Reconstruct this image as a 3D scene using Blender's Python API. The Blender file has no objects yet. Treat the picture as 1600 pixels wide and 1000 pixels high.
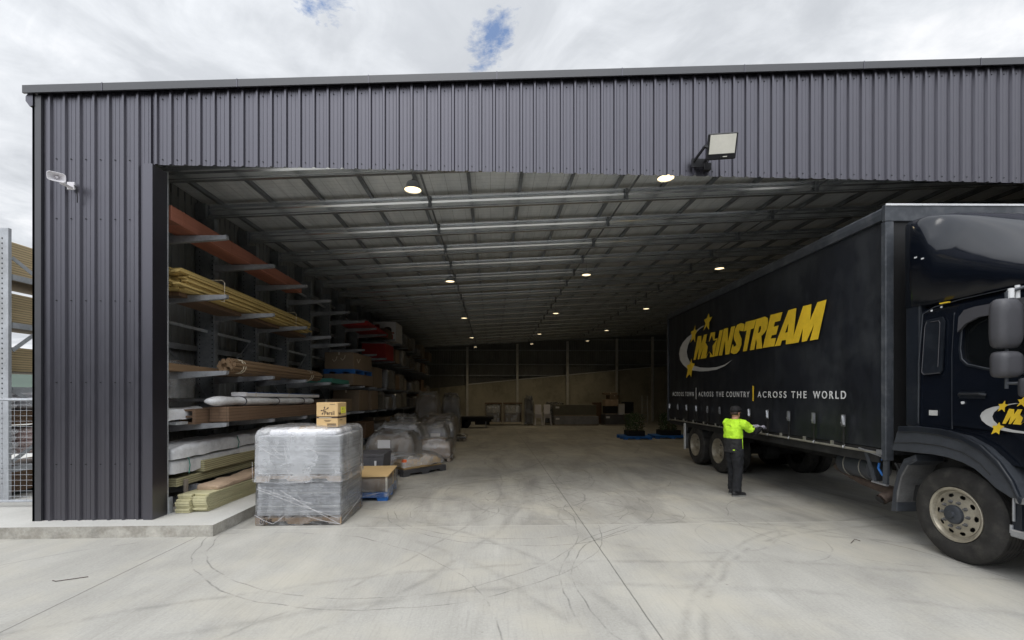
import bpy, math, random
from mathutils import Matrix, Vector, Euler
random.seed(7)
C = bpy.context.scene.collection
R = math.radians
# ------------------------------------------------------------------ camera
cam = bpy.data.objects.new('camera', bpy.data.cameras.new('camera')); C.objects.link(cam)
cam.location = (0, 0, 1.86); cam.rotation_euler = (R(90), 0, R(-2.45))
cam.data.sensor_width = 36; cam.data.lens = 700/1600*36; cam.data.shift_y = 114/1600
cam.data.clip_start = .05; cam.data.clip_end = 3000
S = bpy.context.scene; S.camera = cam
# ------------------------------------------------------------------ sky
SUN_EL, SUN_AZ = R(60), R(200)
W = bpy.data.worlds.new('World'); S.world = W; W.use_nodes = True
nt = W.node_tree; nt.nodes.clear(); N = nt.nodes.new; L = nt.links.new
out = N('ShaderNodeOutputWorld'); bg = N('ShaderNodeBackground'); bg.inputs[1].default_value = .1
sky = N('ShaderNodeTexSky'); sky.sky_type = 'NISHITA'; sky.sun_disc = False
sky.sun_elevation = SUN_EL; sky.sun_rotation = SUN_AZ; sky.air_density = 1.3; sky.dust_density = .6
tc = N('ShaderNodeTexCoord'); sep = N('ShaderNodeSeparateXYZ'); L(tc.outputs['Generated'], sep.inputs[0])
def wm(op, a, b=None, c=None, clamp=False):
    n = N('ShaderNodeMath'); n.operation = op; n.use_clamp = clamp
    for i, v in enumerate((a, b, c)):
        if v is None: continue
        if isinstance(v, (int, float)): n.inputs[i].default_value = v
        else: L(v, n.inputs[i])
    return n.outputs[0]
zz = wm('ADD', wm('MAXIMUM', sep.outputs[2], 0), .12)
cv = N('ShaderNodeCombineXYZ'); L(wm('DIVIDE', sep.outputs[0], zz), cv.inputs[0]); L(wm('DIVIDE', sep.outputs[1], zz), cv.inputs[1])
def wnoise(scale, det, off, dist=0, rough=.55):
    mp = N('ShaderNodeMapping'); mp.inputs['Location'].default_value = off; L(cv.outputs[0], mp.inputs[0])
    n = N('ShaderNodeTexNoise'); n.inputs['Scale'].default_value = scale; n.inputs['Detail'].default_value = det
    n.inputs['Distortion'].default_value = dist; n.inputs['Roughness'].default_value = rough; L(mp.outputs[0], n.inputs[0]); return n.outputs[0]
def ramp(v, stops, interp='LINEAR'):
    r = N('ShaderNodeValToRGB'); r.color_ramp.interpolation = interp
    while len(r.color_ramp.elements) < len(stops): r.color_ramp.elements.new(.5)
    for e, (p, c) in zip(r.color_ramp.elements, stops): e.position = p; e.color = (*c, 1)
    L(v, r.inputs[0]); return r.outputs[0]
c1 = wnoise(1.1, 12, (3.1, 1.7, 0), .7, .6); c2 = wnoise(4.5, 10, (7.3, 2.2, 0), .9, .62)
shade = wm('ADD', wm('MULTIPLY', c1, .72), wm('MULTIPLY', c2, .28))
ccol = ramp(shade, [(.30, (3.9, 4.1, 4.4)), (.44, (4.7, 4.9, 5.2)), (.53, (5.7, 5.9, 6.2)), (.62, (7.0, 7.1, 7.3))])
# two gaps of blue: round spots in direction space, broken up by noise
def gap(x, y, rx, ry):
    dx = wm('DIVIDE', wm('SUBTRACT', wm('DIVIDE', sep.outputs[0], sep.outputs[1]), x), rx)
    dy = wm('DIVIDE', wm('SUBTRACT', wm('DIVIDE', sep.outputs[2], sep.outputs[1]), y), ry)
    d = wm('SQRT', wm('ADD', wm('MULTIPLY', dx, dx), wm('MULTIPLY', dy, dy)))
    return wm('MULTIPLY', wm('SUBTRACT', 1, d, clamp=True), wm('GREATER_THAN', sep.outputs[1], 0))
g = wm('MAXIMUM', gap(-.375, .855, .12, .10), gap(-.01, .79, .09, .16))
g2 = wm('MULTIPLY', wm('ADD', wm('SUBTRACT', g, .50), wm('MULTIPLY', wm('SUBTRACT', wnoise(8, 12, (1, 5, 0), .25, .68), .5), 3.6)), 1.9, clamp=True)
g2 = wm('MULTIPLY', g2, wm('GREATER_THAN', g, .01))
mx = N('ShaderNodeMix'); mx.data_type = 'RGBA'; L(wm('MULTIPLY', g2, .85), mx.inputs[0]); L(ccol, mx.inputs[6])
bl = N('ShaderNodeMix'); bl.data_type = 'RGBA'; bl.inputs[0].default_value = .6; L(sky.outputs[0], bl.inputs[6]); bl.inputs[7].default_value = (.75, 1.55, 3.6, 1)
L(bl.outputs[2], mx.inputs[7])
# below the horizon the sky stays dim
# cloud is brighter round the hidden sun
sv = (-math.sin(SUN_AZ-R(180))*math.cos(SUN_EL), -math.cos(SUN_AZ-R(180))*math.cos(SUN_EL), math.sin(SUN_EL))
dt = N('ShaderNodeVectorMath'); dt.operation = 'DOT_PRODUCT'; L(tc.outputs['Generated'], dt.inputs[0]); dt.inputs[1].default_value = sv
boost = wm('ADD', 1, wm('MULTIPLY', wm('POWER', wm('MAXIMUM', dt.outputs['Value'], 0), 2.2), 2.2))
vm = N('ShaderNodeVectorMath'); vm.operation = 'SCALE'; L(mx.outputs[2], vm.inputs[0]); L(boost, vm.inputs['Scale'])
L(vm.outputs[0], bg.inputs[0]); L(bg.outputs[0], out.inputs[0])
sun = bpy.data.objects.new('sun', bpy.data.lights.new('sun', 'SUN')); C.objects.link(sun)
sun.data.energy = .8; sun.data.angle = R(28); sun.data.color = (1, .96, .9)
sun.rotation_euler = (R(90)-SUN_EL, 0, R(180)-SUN_AZ)
S.view_settings.view_transform = 'Standard'; S.view_settings.look = 'None'; S.view_settings.exposure = .50; S.view_settings.gamma = 1
S.cycles.max_bounces = 8; S.cycles.diffuse_bounces = 5; S.cycles.transparent_max_bounces = 12
# ------------------------------------------------------------------ materials
class NT:
    def __init__(s, m): s.t = m.node_tree; s.N = s.t.nodes.new; s.L = s.t.links.new
    def m(s, op, a, b=None, c=None, clamp=False):
        n = s.N('ShaderNodeMath'); n.operation = op; n.use_clamp = clamp
        for i, v in enumerate((a, b, c)):
            if v is None: continue
            if isinstance(v, (int, float)): n.inputs[i].default_value = v
            else: s.L(v, n.inputs[i])
        return n.outputs[0]
    def coord(s, scale=(1, 1, 1), loc=(0, 0, 0), kind='Object', rot=(0, 0, 0)):
        t = s.N('ShaderNodeTexCoord'); mp = s.N('ShaderNodeMapping'); mp.inputs['Scale'].default_value = scale
        mp.inputs['Location'].default_value = loc; mp.inputs['Rotation'].default_value = rot; s.L(t.outputs[kind], mp.inputs[0]); return mp.outputs[0]
    def noise(s, vec, scale, det=5, rough=.55, dist=0):
        n = s.N('ShaderNodeTexNoise'); n.inputs['Scale'].default_value = scale; n.inputs['Detail'].default_value = det
        n.inputs['Roughness'].default_value = rough; n.inputs['Distortion'].default_value = dist; s.L(vec, n.inputs[0]); return n.outputs[0]
    def ramp(s, v, stops):
        r = s.N('ShaderNodeValToRGB')
        while len(r.color_ramp.elements) < len(stops): r.color_ramp.elements.new(.5)
        for e, (p, c) in zip(r.color_ramp.elements, stops):
            e.position = p; e.color = (*c, 1) if hasattr(c, '__len__') else (c, c, c, 1)
        s.L(v, r.inputs[0]); return r.outputs[0]
    def mix(s, f, a, b, mode='MIX'):
        n = s.N('ShaderNodeMix'); n.data_type = 'RGBA'; n.blend_type = mode
        for i, v in ((0, f), (6, a), (7, b)):
            if isinstance(v, (int, float)): n.inputs[i].default_value = v if i == 0 else (v, v, v, 1)
            elif isinstance(v, tuple): n.inputs[i].default_value = (*v, 1)
            else: s.L(v, n.inputs[i])
        return n.outputs[2]
    def bump(s, h, strength, dist=.01):
        b = s.N('ShaderNodeBump'); b.inputs['Strength'].default_value = strength; b.inputs['Distance'].default_value = dist; s.L(h, b.inputs['Height']); return b.outputs[0]
def newmat(name):
    m = bpy.data.materials.new(name); m.use_nodes = True; return m, NT(m), m.node_tree.nodes['Principled BSDF']
def mat(name, col, rough=.6, metal=0, var=.15, vs=3, grain=None, bump=.1, bs=40, ior=1.45, coat=0, dirt=None):
    m, n, p = newmat(name)
    v = n.coord(grain or (1, 1, 1)); a = n.noise(v, vs, 6, .6); b = n.noise(v, vs*9, 4)
    f = n.m('ADD', n.m('MULTIPLY', a, .7), n.m('MULTIPLY', b, .3))
    lo = tuple(max(0, c*(1-var*1.6)) for c in col); hi = tuple(min(1, c*(1+var*1.6)) for c in col)
    c = n.ramp(f, [(.3, lo), (.7, hi)])
    if dirt:
        d = n.ramp(n.noise(n.coord(), dirt[1], 7, .65), [(.48, 0), (.68, dirt[2])]); c = n.mix(d, c, dirt[0])
    n.L(c, p.inputs['Base Color'])
    n.L(n.m('ADD', rough-.08, n.m('MULTIPLY', b, .16)), p.inputs['Roughness'])
    p.inputs['Metallic'].default_value = metal; p.inputs['IOR'].default_value = ior; p.inputs['Coat Weight'].default_value = coat
    if bump: n.L(n.bump(n.noise(v, bs, 4), bump, .006), p.inputs['Normal'])
    return m
def emit(name, col, st):
    m, n, p = newmat(name); p.inputs['Base Color'].default_value = (*col, 1); p.inputs['Emission Color'].default_value = (*col, 1); p.inputs['Emission Strength'].default_value = st; return m
def plastic_wrap(name, white=.35, tint=(.8, .82, .85), scale=6):
    m, n, p = newmat(name); n.t.nodes.remove(p); o = [x for x in n.t.nodes if x.type == 'OUTPUT_MATERIAL'][0]
    v = n.coord((1, 1, .35), rot=(.3, .2, .1)); v2 = n.coord((.4, .4, 1.3), rot=(0, .5, .2))
    a = n.noise(v, scale, 6, .62, 1.2); b = n.noise(v2, scale*.7, 5, .6, 2.0)
    h = n.m('ADD', a, n.m('MULTIPLY', b, .8))
    tr = n.N('ShaderNodeBsdfTransparent'); tr.inputs[0].default_value = (.97, .98, 1, 1)
    df = n.N('ShaderNodeBsdfDiffuse'); df.inputs[0].default_value = (*tint, 1)
    gl = n.N('ShaderNodeBsdfGlossy'); gl.inputs[0].default_value = (1, 1, 1, 1); gl.inputs['Roughness'].default_value = .22
    bm = n.bump(h, 1.0, .05); n.L(bm, gl.inputs['Normal'])
    s1 = n.N('ShaderNodeMixShader'); s2 = n.N('ShaderNodeMixShader')
    streak = n.m('POWER', n.m('SUBTRACT', 1, n.m('ABSOLUTE', n.m('MULTIPLY', n.m('SUBTRACT', h, .92), 14)), clamp=True), 2)
    f = n.m('ADD', n.m('ADD', white, n.m('MULTIPLY', streak, .10)), n.m('MULTIPLY', n.m('SUBTRACT', a, .5), .9), clamp=True)
    n.L(f, s1.inputs[0]); n.L(tr.outputs[0], s1.inputs[1]); n.L(df.outputs[0], s1.inputs[2])
    fr = n.N('ShaderNodeFresnel'); fr.inputs[0].default_value = 1.5; n.L(bm, fr.inputs['Normal'])
    n.L(n.m('ADD', fr.outputs[0], .04, clamp=True), s2.inputs[0]); n.L(s1.outputs[0], s2.inputs[1]); n.L(gl.outputs[0], s2.inputs[2]); n.L(s2.outputs[0], o.inputs[0])
    return m
M = {}
M['charcoal'] = mat('charcoal painted steel sheet', (.010, .0095, .013), .36, 0, .10, 1.5, (1, 1, .3), 0, 30, ior=2.05)
M['charcoal'].node_tree.nodes['Principled BSDF'].inputs['Specular Tint'].default_value = (.90, .88, 1, 1)
M['charcoal_in'] = mat('charcoal sheet inner face', (.26, .265, .26), .5, 0, .15, 2, (1, 1, .3), .05, 20)
M['fascia'] = mat('charcoal flashing', (.032, .032, .038), .35, 0, .05, 1, ior=1.7)
M['galv'] = mat('galvanised steel', (.50, .52, .54), .42, .45, .25, 3, (1, 1, 1), .12, 25)
M['beam_steel'] = mat('bright rolled galvanised steel', (.80, .82, .84), .24, .85, .08, 1.2, (.3, 1, 1), .03, 12)
M['galv_dark'] = mat('dull galvanised steel', (.24, .255, .27), .45, .4, .3, 2.5, (1, 1, 1), .15, 20)
M['post'] = mat('pale galvanised post', (.72, .72, .70), .5, .1, .1, 3)
M['galv_out'] = mat('weathered galvanised steel', (.46, .48, .51), .5, .3, .15, 3)
def lining():
    m, n, p = newmat('silver roofing underlay')
    v = n.coord(); s = n.N('ShaderNodeSeparateXYZ'); n.L(v, s.inputs[0])
    def line(c, pitch, w): return n.m('LESS_THAN', n.m('ABSOLUTE', n.m('SUBTRACT', n.m('FRACT', n.m('DIVIDE', c, pitch)), .5)), w/pitch)
    g = n.m('MAXIMUM', line(s.outputs[0], .30, .004), line(s.outputs[1], .15, .0025))
    c = n.ramp(n.noise(n.coord((1, .25, 1)), 3.5, 6, .6), [(.3, (.66, .69, .70)), (.7, (.90, .92, .92))])
    n.L(n.mix(n.m('MULTIPLY', g, .5), c, (.12, .12, .12)), p.inputs['Base Color']); p.inputs['Roughness'].default_value = .5
    n.L(n.bump(n.noise(n.coord((1, .3, 1)), 6, 5), .9, .04), p.inputs['Normal']); return m
M['lining'] = lining()
def concrete(name, lo, hi, marks=True, inside=True):
    m, n, p = newmat(name); v = n.coord(); s = n.N('ShaderNodeSeparateXYZ'); n.L(v, s.inputs[0]); x, y = s.outputs[0], s.outputs[1]
    a = n.noise(v, .55, 8, .62, .4); b = n.noise(n.coord((1, .35, 1), rot=(0, 0, .25)), 1.7, 7, .65, .8); fine = n.noise(v, 45, 4, .6)
    f = n.m('ADD', n.m('ADD', n.m('MULTIPLY', a, .40), n.m('MULTIPLY', b, .32)), n.m('MULTIPLY', fine, .28))
    c = n.ramp(f, [(.33, lo), (.5, tuple((l+h)/2 for l, h in zip(lo, hi))), (.66, hi)])
    h = n.m('MULTIPLY', fine, .5)
    if marks:
        # warm patches
        c = n.mix(n.ramp(n.noise(v, .8, 5, .6), [(.46, 0), (.66, .65)]), c, (.45, .425, .36))
        # long straight float marks, fanned
        wv = n.noise(n.coord((7, .35, 1), rot=(0, 0, .95)), 6, 4, .6); c = n.mix(n.m('MULTIPLY', n.ramp(wv, [(.55, 0), (.66, 1)]), .10), c, (.12, .12, .12))
        wv = n.noise(n.coord((7, .35, 1), rot=(0, 0, -.6)), 6, 4, .6); c = n.mix(n.m('MULTIPLY', n.ramp(wv, [(.55, 0), (.66, 1)]), .10), c, (.12, .12, .12))
        # tyre scuffs: arcs with broken edges
        rnd = random.Random(4)
        warp = n.m('MULTIPLY', n.m('SUBTRACT', n.noise(v, .7, 3), .5), .3)
        brk = n.ramp(n.noise(v, 2.2, 6, .7), [(.40, 0), (.58, 1)]); grit = n.noise(v, 24, 3, .7)
        tot = None
        arcs = [(.8, 8.1, .9, .035, .75), (1.0, 7.9, 1.35, .05, .45), (.2, 8.6, 1.1, .04, .5), (1.6, 8.0, 1.0, .025, .5), (-3.2, 2.6, 4.4, .10, .33), (-5, 1, 6.2, .12, .30), (-.4, 10.5, 2.6, .05, .5), (-.9, 10.2, 3.1, .05, .45),
                (5.8, 1.5, 4.6, .09, .4), (6.4, 1.0, 5.5, .09, .33), (-2.2, 14, 4.2, .07, .5), (3.4, 5.6, .75, .03, .4), (2.5, 6.6, 1.5, .05, .35), (-9, 9.5, 9.7, .10, .35), (-9, 9.5, 9.2, .05, .4), (8, 13, 8.2, .08, .4), (-1, 20, 6, .15, .4), (1, -4, 8.3, .13, .3), (1.4, -6, 10.9, .1, .34), (-4, 14, 5.6, .06, .5), (-6, 20, 12, .08, .45), (9, 22, 11, .1, .45), (3.5, 17, 4, .1, .4),
                (.3, 7.6, 1.9, .02, 1), (.45, 7.6, 2.15, .02, .9), (1.7, 7.2, .55, .02, 1), (2.2, 7.0, .8, .018, 1), (-.6, 7.1, .7, .018, .9), (-1.2, 6.5, 2.4, .02, .9), (-1.1, 6.5, 2.62, .02, .9), (3.0, 4.2, 2.2, .022, .9), (3.1, 4.1, 2.45, .022, .8), (-.8, 9.6, 1.6, .02, 1), (5.2, 6.2, 1.7, .02, .8), (-3, 3.0, 3.1, .022, .8), (2.6, 9.6, 1.2, .02, 1), (0, 12, 3.0, .03, .9)]
        for cx, cy, r, w, st in arcs:
            dx = n.m('SUBTRACT', x, cx); dy = n.m('SUBTRACT', y, cy)
            d = n.m('ABSOLUTE', n.m('SUBTRACT', n.m('ADD', n.m('SQRT', n.m('ADD', n.m('MULTIPLY', dx, dx), n.m('MULTIPLY', dy, dy))), warp), r))
            k = n.m('MULTIPLY', n.m('SUBTRACT', 1, n.m('DIVIDE', d, w*.6), clamp=True), st*.55)
            tot = k if tot is None else n.m('MAXIMUM', tot, k)
        ink = n.m('MULTIPLY', n.m('MULTIPLY', tot, brk), n.m('ADD', .6, n.m('MULTIPLY', grit, 1.5)), clamp=True)
        c = n.mix(ink, c, (.055, .055, .055))
        # broad tyre traffic film, raised inside to paint the shed's dimness into the floor
        film = n.m('MULTIPLY', n.ramp(n.noise(n.coord((1, .3, 1), rot=(0, 0, .5)), 1.1, 8, .7, 1.0), [(.42, 0), (.7, 1)]), n.m('ADD', .10, n.m('MULTIPLY', n.m('GREATER_THAN', y, 6.27), .5)))
        c = n.mix(film, c, (.14, .135, .125))
        # saw-cut joints
        nx = n.m('ADD', x, n.m('MULTIPLY', n.m('SUBTRACT', n.noise(v, 5, 3), .5), .012))
        jt = None
        for jx in (-8.85, -3.82, 1.28, 6.3, 11.3):
            d = n.m('SUBTRACT', 1, n.m('DIVIDE', n.m('ABSOLUTE', n.m('SUBTRACT', nx, jx)), .010), clamp=True); jt = d if jt is None else n.m('MAXIMUM', jt, d)
        ny = n.m('ADD', y, n.m('MULTIPLY', n.m('SUBTRACT', n.noise(v, 5, 3), .5), .012)); jy = None
        for q in (1.2, 11.3, 16.4, 21.5, 26.6):
            d = n.m('SUBTRACT', 1, n.m('DIVIDE', n.m('ABSOLUTE', n.m('SUBTRACT', ny, q)), .010), clamp=True); jy = d if jy is None else n.m('MAXIMUM', jy, d)
        jt = n.m('MAXIMUM', jt, n.m('MULTIPLY', jy, .5))
        c = n.mix(n.m('MULTIPLY', jt, .75), c, (.07, .065, .06))
        d = n.m('SUBTRACT', 1, n.m('DIVIDE', n.m('ABSOLUTE', n.m('SUBTRACT', ny, 6.27)), .018), clamp=True)
        c = n.mix(n.m('MULTIPLY', d, .5), c, (.55, .53, .48))
        h = n.m('SUBTRACT', h, n.m('MULTIPLY', jt, 2))
        spk = n.ramp(n.noise(v, 9, 2, .5), [(.76, 0), (.79, 1)]); c = n.mix(n.m('MULTIPLY', spk, .35), c, (.1, .09, .08))
    n.L(c, p.inputs['Base Color'])
    n.L(n.m('ADD', .55, n.m('MULTIPLY', a, .3)), p.inputs['Roughness']); n.L(n.bump(h, .35, .01), p.inputs['Normal']); return m
M['concrete'] = concrete('trowelled concrete', (.265, .257, .235), (.465, .455, .42))
M['slab'] = concrete('pale slab concrete', (.40, .395, .37), (.56, .55, .52), marks=False)
M['slab_edge'] = mat('rough cast concrete', (.36, .345, .31), .9, 0, .25, 4, None, .8, 18, dirt=((.2, .18, .15), 5, .7))
M['tilt'] = mat('cast concrete wall', (.48, .455, .37), .85, 0, .12, .8, (1, 1, .6), .2, 12, dirt=((.18, .16, .12), .9, .5))
M['gravel'] = mat('gravel and grass ground', (.14, .15, .09), .95, 0, .4, .3)
M['white_plastic'] = mat('white plastic', (.75, .73, .76), .35, 0, .03, 4, None, 0)
M['black_plastic'] = mat('black plastic', (.012, .012, .014), .4, 0, .2, 5, None, .05, 60)
M['lens'] = mat('frosted lamp glass', (.72, .70, .62), .35, 0, .05, 8, None, .3, 80)
M['lamp_on'] = emit('lit lamp glass', (1, .80, .48), 1.6)
M['black'] = mat('matt black', (.010, .010, .011), .7, 0, .2, 5)
# ------------------------------------------------------------------ mesh helpers
def wmat(o):
    m = Matrix.Identity(4)
    while o: m = o.matrix_basis @ m; o = o.parent
    return m
class MB:
    def __init__(s): s.v = []; s.f = []; s.mi = []; s.k = 0
    def add(s, vs, fs):
        b = len(s.v); s.v += [tuple(p) for p in vs]; s.f += [tuple(b+i for i in f) for f in fs]; s.mi += [s.k]*len(fs); return s
    def box(s, x0, x1, y0, y1, z0, z1, rz=0, jit=0):
        v = [(x, y, z) for x in (x0, x1) for y in (y0, y1) for z in (z0, z1)]
        if jit: v = [tuple(a+random.uniform(-jit, jit) for a in p) for p in v]
        if rz:
            cx, cy = (x0+x1)/2, (y0+y1)/2; c, q = math.cos(rz), math.sin(rz)
            v = [(cx+(x-cx)*c-(y-cy)*q, cy+(x-cx)*q+(y-cy)*c, z) for x, y, z in v]
        return s.add(v, [(0, 1, 3, 2), (4, 6, 7, 5), (0, 4, 5, 1), (2, 3, 7, 6), (0, 2, 6, 4), (1, 5, 7, 3)])
    def bar(s, a, b, w, h=None, up=(0, 0, 1)):
        a, b = Vector(a), Vector(b); h = h or w; d = (b-a).normalized(); u = Vector(up)
        if abs(d.dot(u)) > .98: u = Vector((1, 0, 0))
        x = d.cross(u).normalized()*w/2; y = x.cross(d).normalized()*h/2
        v = [p+i*x+j*y for p in (a, b) for i, j in ((-1, -1), (1, -1), (1, 1), (-1, 1))]
        return s.add(v, [(3, 2, 1, 0), (4, 5, 6, 7), (0, 1, 5, 4), (1, 2, 6, 5), (2, 3, 7, 6), (3, 0, 4, 7)])
    def tube(s, pts, r, n=10, caps=True, sy=1):
        pts = [Vector(p) for p in pts]; rs = r if hasattr(r, '__len__') else [r]*len(pts); vs = []; fs = []; u = None
        for i, p in enumerate(pts):
            d = (pts[min(i+1, len(pts)-1)]-pts[max(i-1, 0)]).normalized()
            if u is None: u = d.cross(Vector((0, 0, 1))); u = d.cross(Vector((1, 0, 0))) if u.length < .1 else u
            u = (u-d*u.dot(d)).normalized(); w = d.cross(u)
            for k in range(n):
                t = 2*math.pi*k/n; vs.append(p+rs[i]*(math.cos(t)*u+math.sin(t)*sy*w))
        for i in range(len(pts)-1):
            for k in range(n): a = i*n+k; b = i*n+(k+1) % n; fs.append((a, b, b+n, a+n))
        if caps: fs.append(tuple(reversed(range(n)))); fs.append(tuple(range((len(pts)-1)*n, len(pts)*n)))
        return s.add(vs, fs)
    def lathe(s, prof, c, axis='x', n=32, arc=None):
        # prof: (axial, radius)
        vs = []; fs = []; m = len(prof)
        for a, r in prof:
            for k in range(n):
                t = 2*math.pi*k/n; y, z = r*math.cos(t), r*math.sin(t)
                vs.append((c[0]+a, c[1]+y, c[2]+z) if axis == 'x' else (c[0]+y, c[1]+z, c[2]+a) if axis == 'z' else (c[0]+y, c[1]+a, c[2]+z))
        for i in range(m-1):
            for k in range(n): a = i*n+k; b = i*n+(k+1) % n; fs.append((a, b, b+n, a+n))
        return s.add(vs, fs)
    def prism(s, poly, a0, a1, axis='x'):
        n = len(poly)
        def P(u, w, a): return (a, u, w) if axis == 'x' else (u, a, w) if axis == 'y' else (u, w, a)
        return s.add([P(u, w, a0) for u, w in poly]+[P(u, w, a1) for u, w in poly], [tuple(range(n)), tuple(reversed(range(n, 2*n)))]+[(i, i+n, (i+1) % n+n, (i+1) % n) for i in range(n)])
    def rings(s, rs, closed=True, caps=True):
        n = len(rs[0]); vs = [p for r in rs for p in r]; fs = []
        for i in range(len(rs)-1):
            for k in range(n if closed else n-1): a = i*n+k; b = i*n+(k+1) % n; fs.append((a, b, b+n, a+n))
        if caps: fs.append(tuple(reversed(range(n)))); fs.append(tuple(range((len(rs)-1)*n, len(rs)*n)))
        return s.add(vs, fs)
    def build(s, name, m, parent=None, world=False, smooth=False, bevel=0, fix=True, seg=1):
        me = bpy.data.meshes.new(name); vs = s.v
        if world and parent is not None: inv = wmat(parent).inverted(); vs = [inv @ Vector(p) for p in vs]
        me.from_pydata([tuple(p) for p in vs], [], s.f)
        for q in (m if isinstance(m, (list, tuple)) else [m]): me.materials.append(M[q] if isinstance(q, str) else q)
        for p, i in zip(me.polygons, s.mi): p.material_index = i
        if fix:
            import bmesh
            b = bmesh.new(); b.from_mesh(me); bmesh.ops.recalc_face_normals(b, faces=b.faces); b.to_mesh(me); b.free()
        o = bpy.data.objects.new(name, me); C.objects.link(o); o.parent = parent
        if smooth:
            for p in me.polygons: p.use_smooth = True
            if smooth != 'all':
                try: me.set_sharp_from_angle(angle=R(35))
                except Exception: pass
        if bevel:
            b = o.modifiers.new('bevel', 'BEVEL'); b.width = bevel; b.segments = seg; b.limit_method = 'ANGLE'; b.angle_limit = R(40)
        return o
def tag(o, label=None, cat=None, group=None, kind=None):
    if label: o['label'] = label
    if cat: o['category'] = cat
    if group: o['group'] = group
    if kind: o['kind'] = kind
    return o
def thing(name, label, cat, loc=(0, 0, 0), rz=0, group=None):
    o = bpy.data.objects.new(name, None); C.objects.link(o); o.location = loc; o.rotation_euler = (0, 0, rz); o.empty_display_size = .2
    return tag(o, label, cat, group)
def copy_tree(o, parent=None):
    c = o.copy(); C.objects.link(c); c.parent = parent
    for ch in [x for x in bpy.data.objects if x.parent == o]: copy_tree(ch, c)
    return c
def curve_mesh(name, polys, m, parent, thick=.002, frame=None):
    """filled outlines (with holes) made into a thin mesh; frame maps (u,w,depth) to local coordinates"""
    cu = bpy.data.curves.new(name, 'CURVE'); cu.dimensions = '2D'; cu.fill_mode = 'BOTH'; cu.extrude = thick/2
    for pts in polys:
        sp = cu.splines.new('POLY'); sp.points.add(len(pts)-1); sp.use_cyclic_u = True
        for q, (u, w) in zip(sp.points, pts): q.co = (u, w, 0, 1)
    t = bpy.data.objects.new(name, cu); C.objects.link(t); return _bake(t, name, m, parent, frame)
def _bake(t, name, m, parent, frame):
    bpy.context.view_layer.update()
    dg = bpy.context.evaluated_depsgraph_get(); me = bpy.data.meshes.new_from_object(t.evaluated_get(dg)); C.objects.unlink(t); bpy.data.objects.remove(t)
    if frame:
        for v in me.vertices: v.co = frame(*v.co)
    me.materials.clear(); me.materials.append(M[m]); o = bpy.data.objects.new(name, me); C.objects.link(o); o.parent = parent; return o
def text_mesh(name, s, size, m, parent, frame, thick=.002, width=1, bold=0, spacing=1, shear=0, align='LEFT'):
    cu = bpy.data.curves.new(name, 'FONT'); cu.body = s; cu.size = size; cu.extrude = thick/2; cu.offset = bold; cu.space_character = spacing; cu.shear = shear; cu.align_x = align
    t = bpy.data.objects.new(name, cu); C.objects.link(t); return _bake(t, name, m, parent, lambda x, y, z: frame(x*width, y, z))
def clad(mb, P0, P1, nrm, zb, zt, pitch=.19, phase=0, h=.028):
    """ribbed sheet standing from P0 to P1 (plan), ribs towards nrm"""
    P0, P1, nrm = Vector(P0), Vector(P1), Vector(nrm).normalized(); Ln = (P1-P0).length; d = (P1-P0)/Ln; prof = [(0, 0)]; t = phase
    while t < Ln:
        for a, o in ((0, 0), (.014, h), (.040, h), (.054, 0), (.088, 0), (.091, .004), (.101, .004), (.104, 0), (.142, 0), (.145, .004), (.155, .004), (.158, 0)):
            if 0 < t+a < Ln: prof.append((t+a, o))
        t += pitch
    prof.append((Ln, 0)); vs = []
    for a, o in prof:
        p = P0+d*a+nrm*o; vs += [(p.x, p.y, zb(a) if callable(zb) else zb), (p.x, p.y, zt(a) if callable(zt) else zt)]
    mb.add(vs, [(2*i, 2*i+2, 2*i+3, 2*i+1) for i in range(len(prof)-1)]); return mb
# ------------------------------------------------------------------ ground
def floorz(x, y):
    if y <= 6.27 or x < -6.09 or x > 14.3: return 0
    return -.006*(y-6.27) if y < 12 else -.0344-.0165*(y-12)
ys = [-3, 0, 6.27]+[6.27+i*.955 for i in range(1, 7)]+[12+i*1.54 for i in range(1, 17)]
xs = [-60, -20, -6.1, -6.08, 0, 7, 14.29, 14.31, 30, 80]
b = MB(); vs = [(x, y, floorz(x, y)) for y in ys for x in xs]; nx_ = len(xs)
b.add(vs, [(j*nx_+i, j*nx_+i+1, (j+1)*nx_+i+1, (j+1)*nx_+i) for j in range(len(ys)-1) for i in range(nx_-1)])
tag(b.build('concrete_ground', 'concrete', fix=False), kind='structure')
b = MB(); b.add([(-1500, -1500, -.75), (1500, -1500, -.75), (1500, 1500, -.75), (-1500, 1500, -.75)], [(0, 1, 2, 3)]); tag(b.build('ground', 'gravel', fix=False), kind='structure')
M['asphalt'] = mat('added dark asphalt', (.055, .055, .057), .85, 0, .2, .4, None, .4, 60)
b = MB(); b.add([(-90, -60, -.004), (90, -60, -.004), (90, -2.98, -.004), (-90, -2.98, -.004)], [(0, 1, 2, 3)]); tag(b.build('added_asphalt_yard', 'asphalt', fix=False), kind='structure')  # added unseen yard, kept dark so the cladding reflects less brightness
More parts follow.
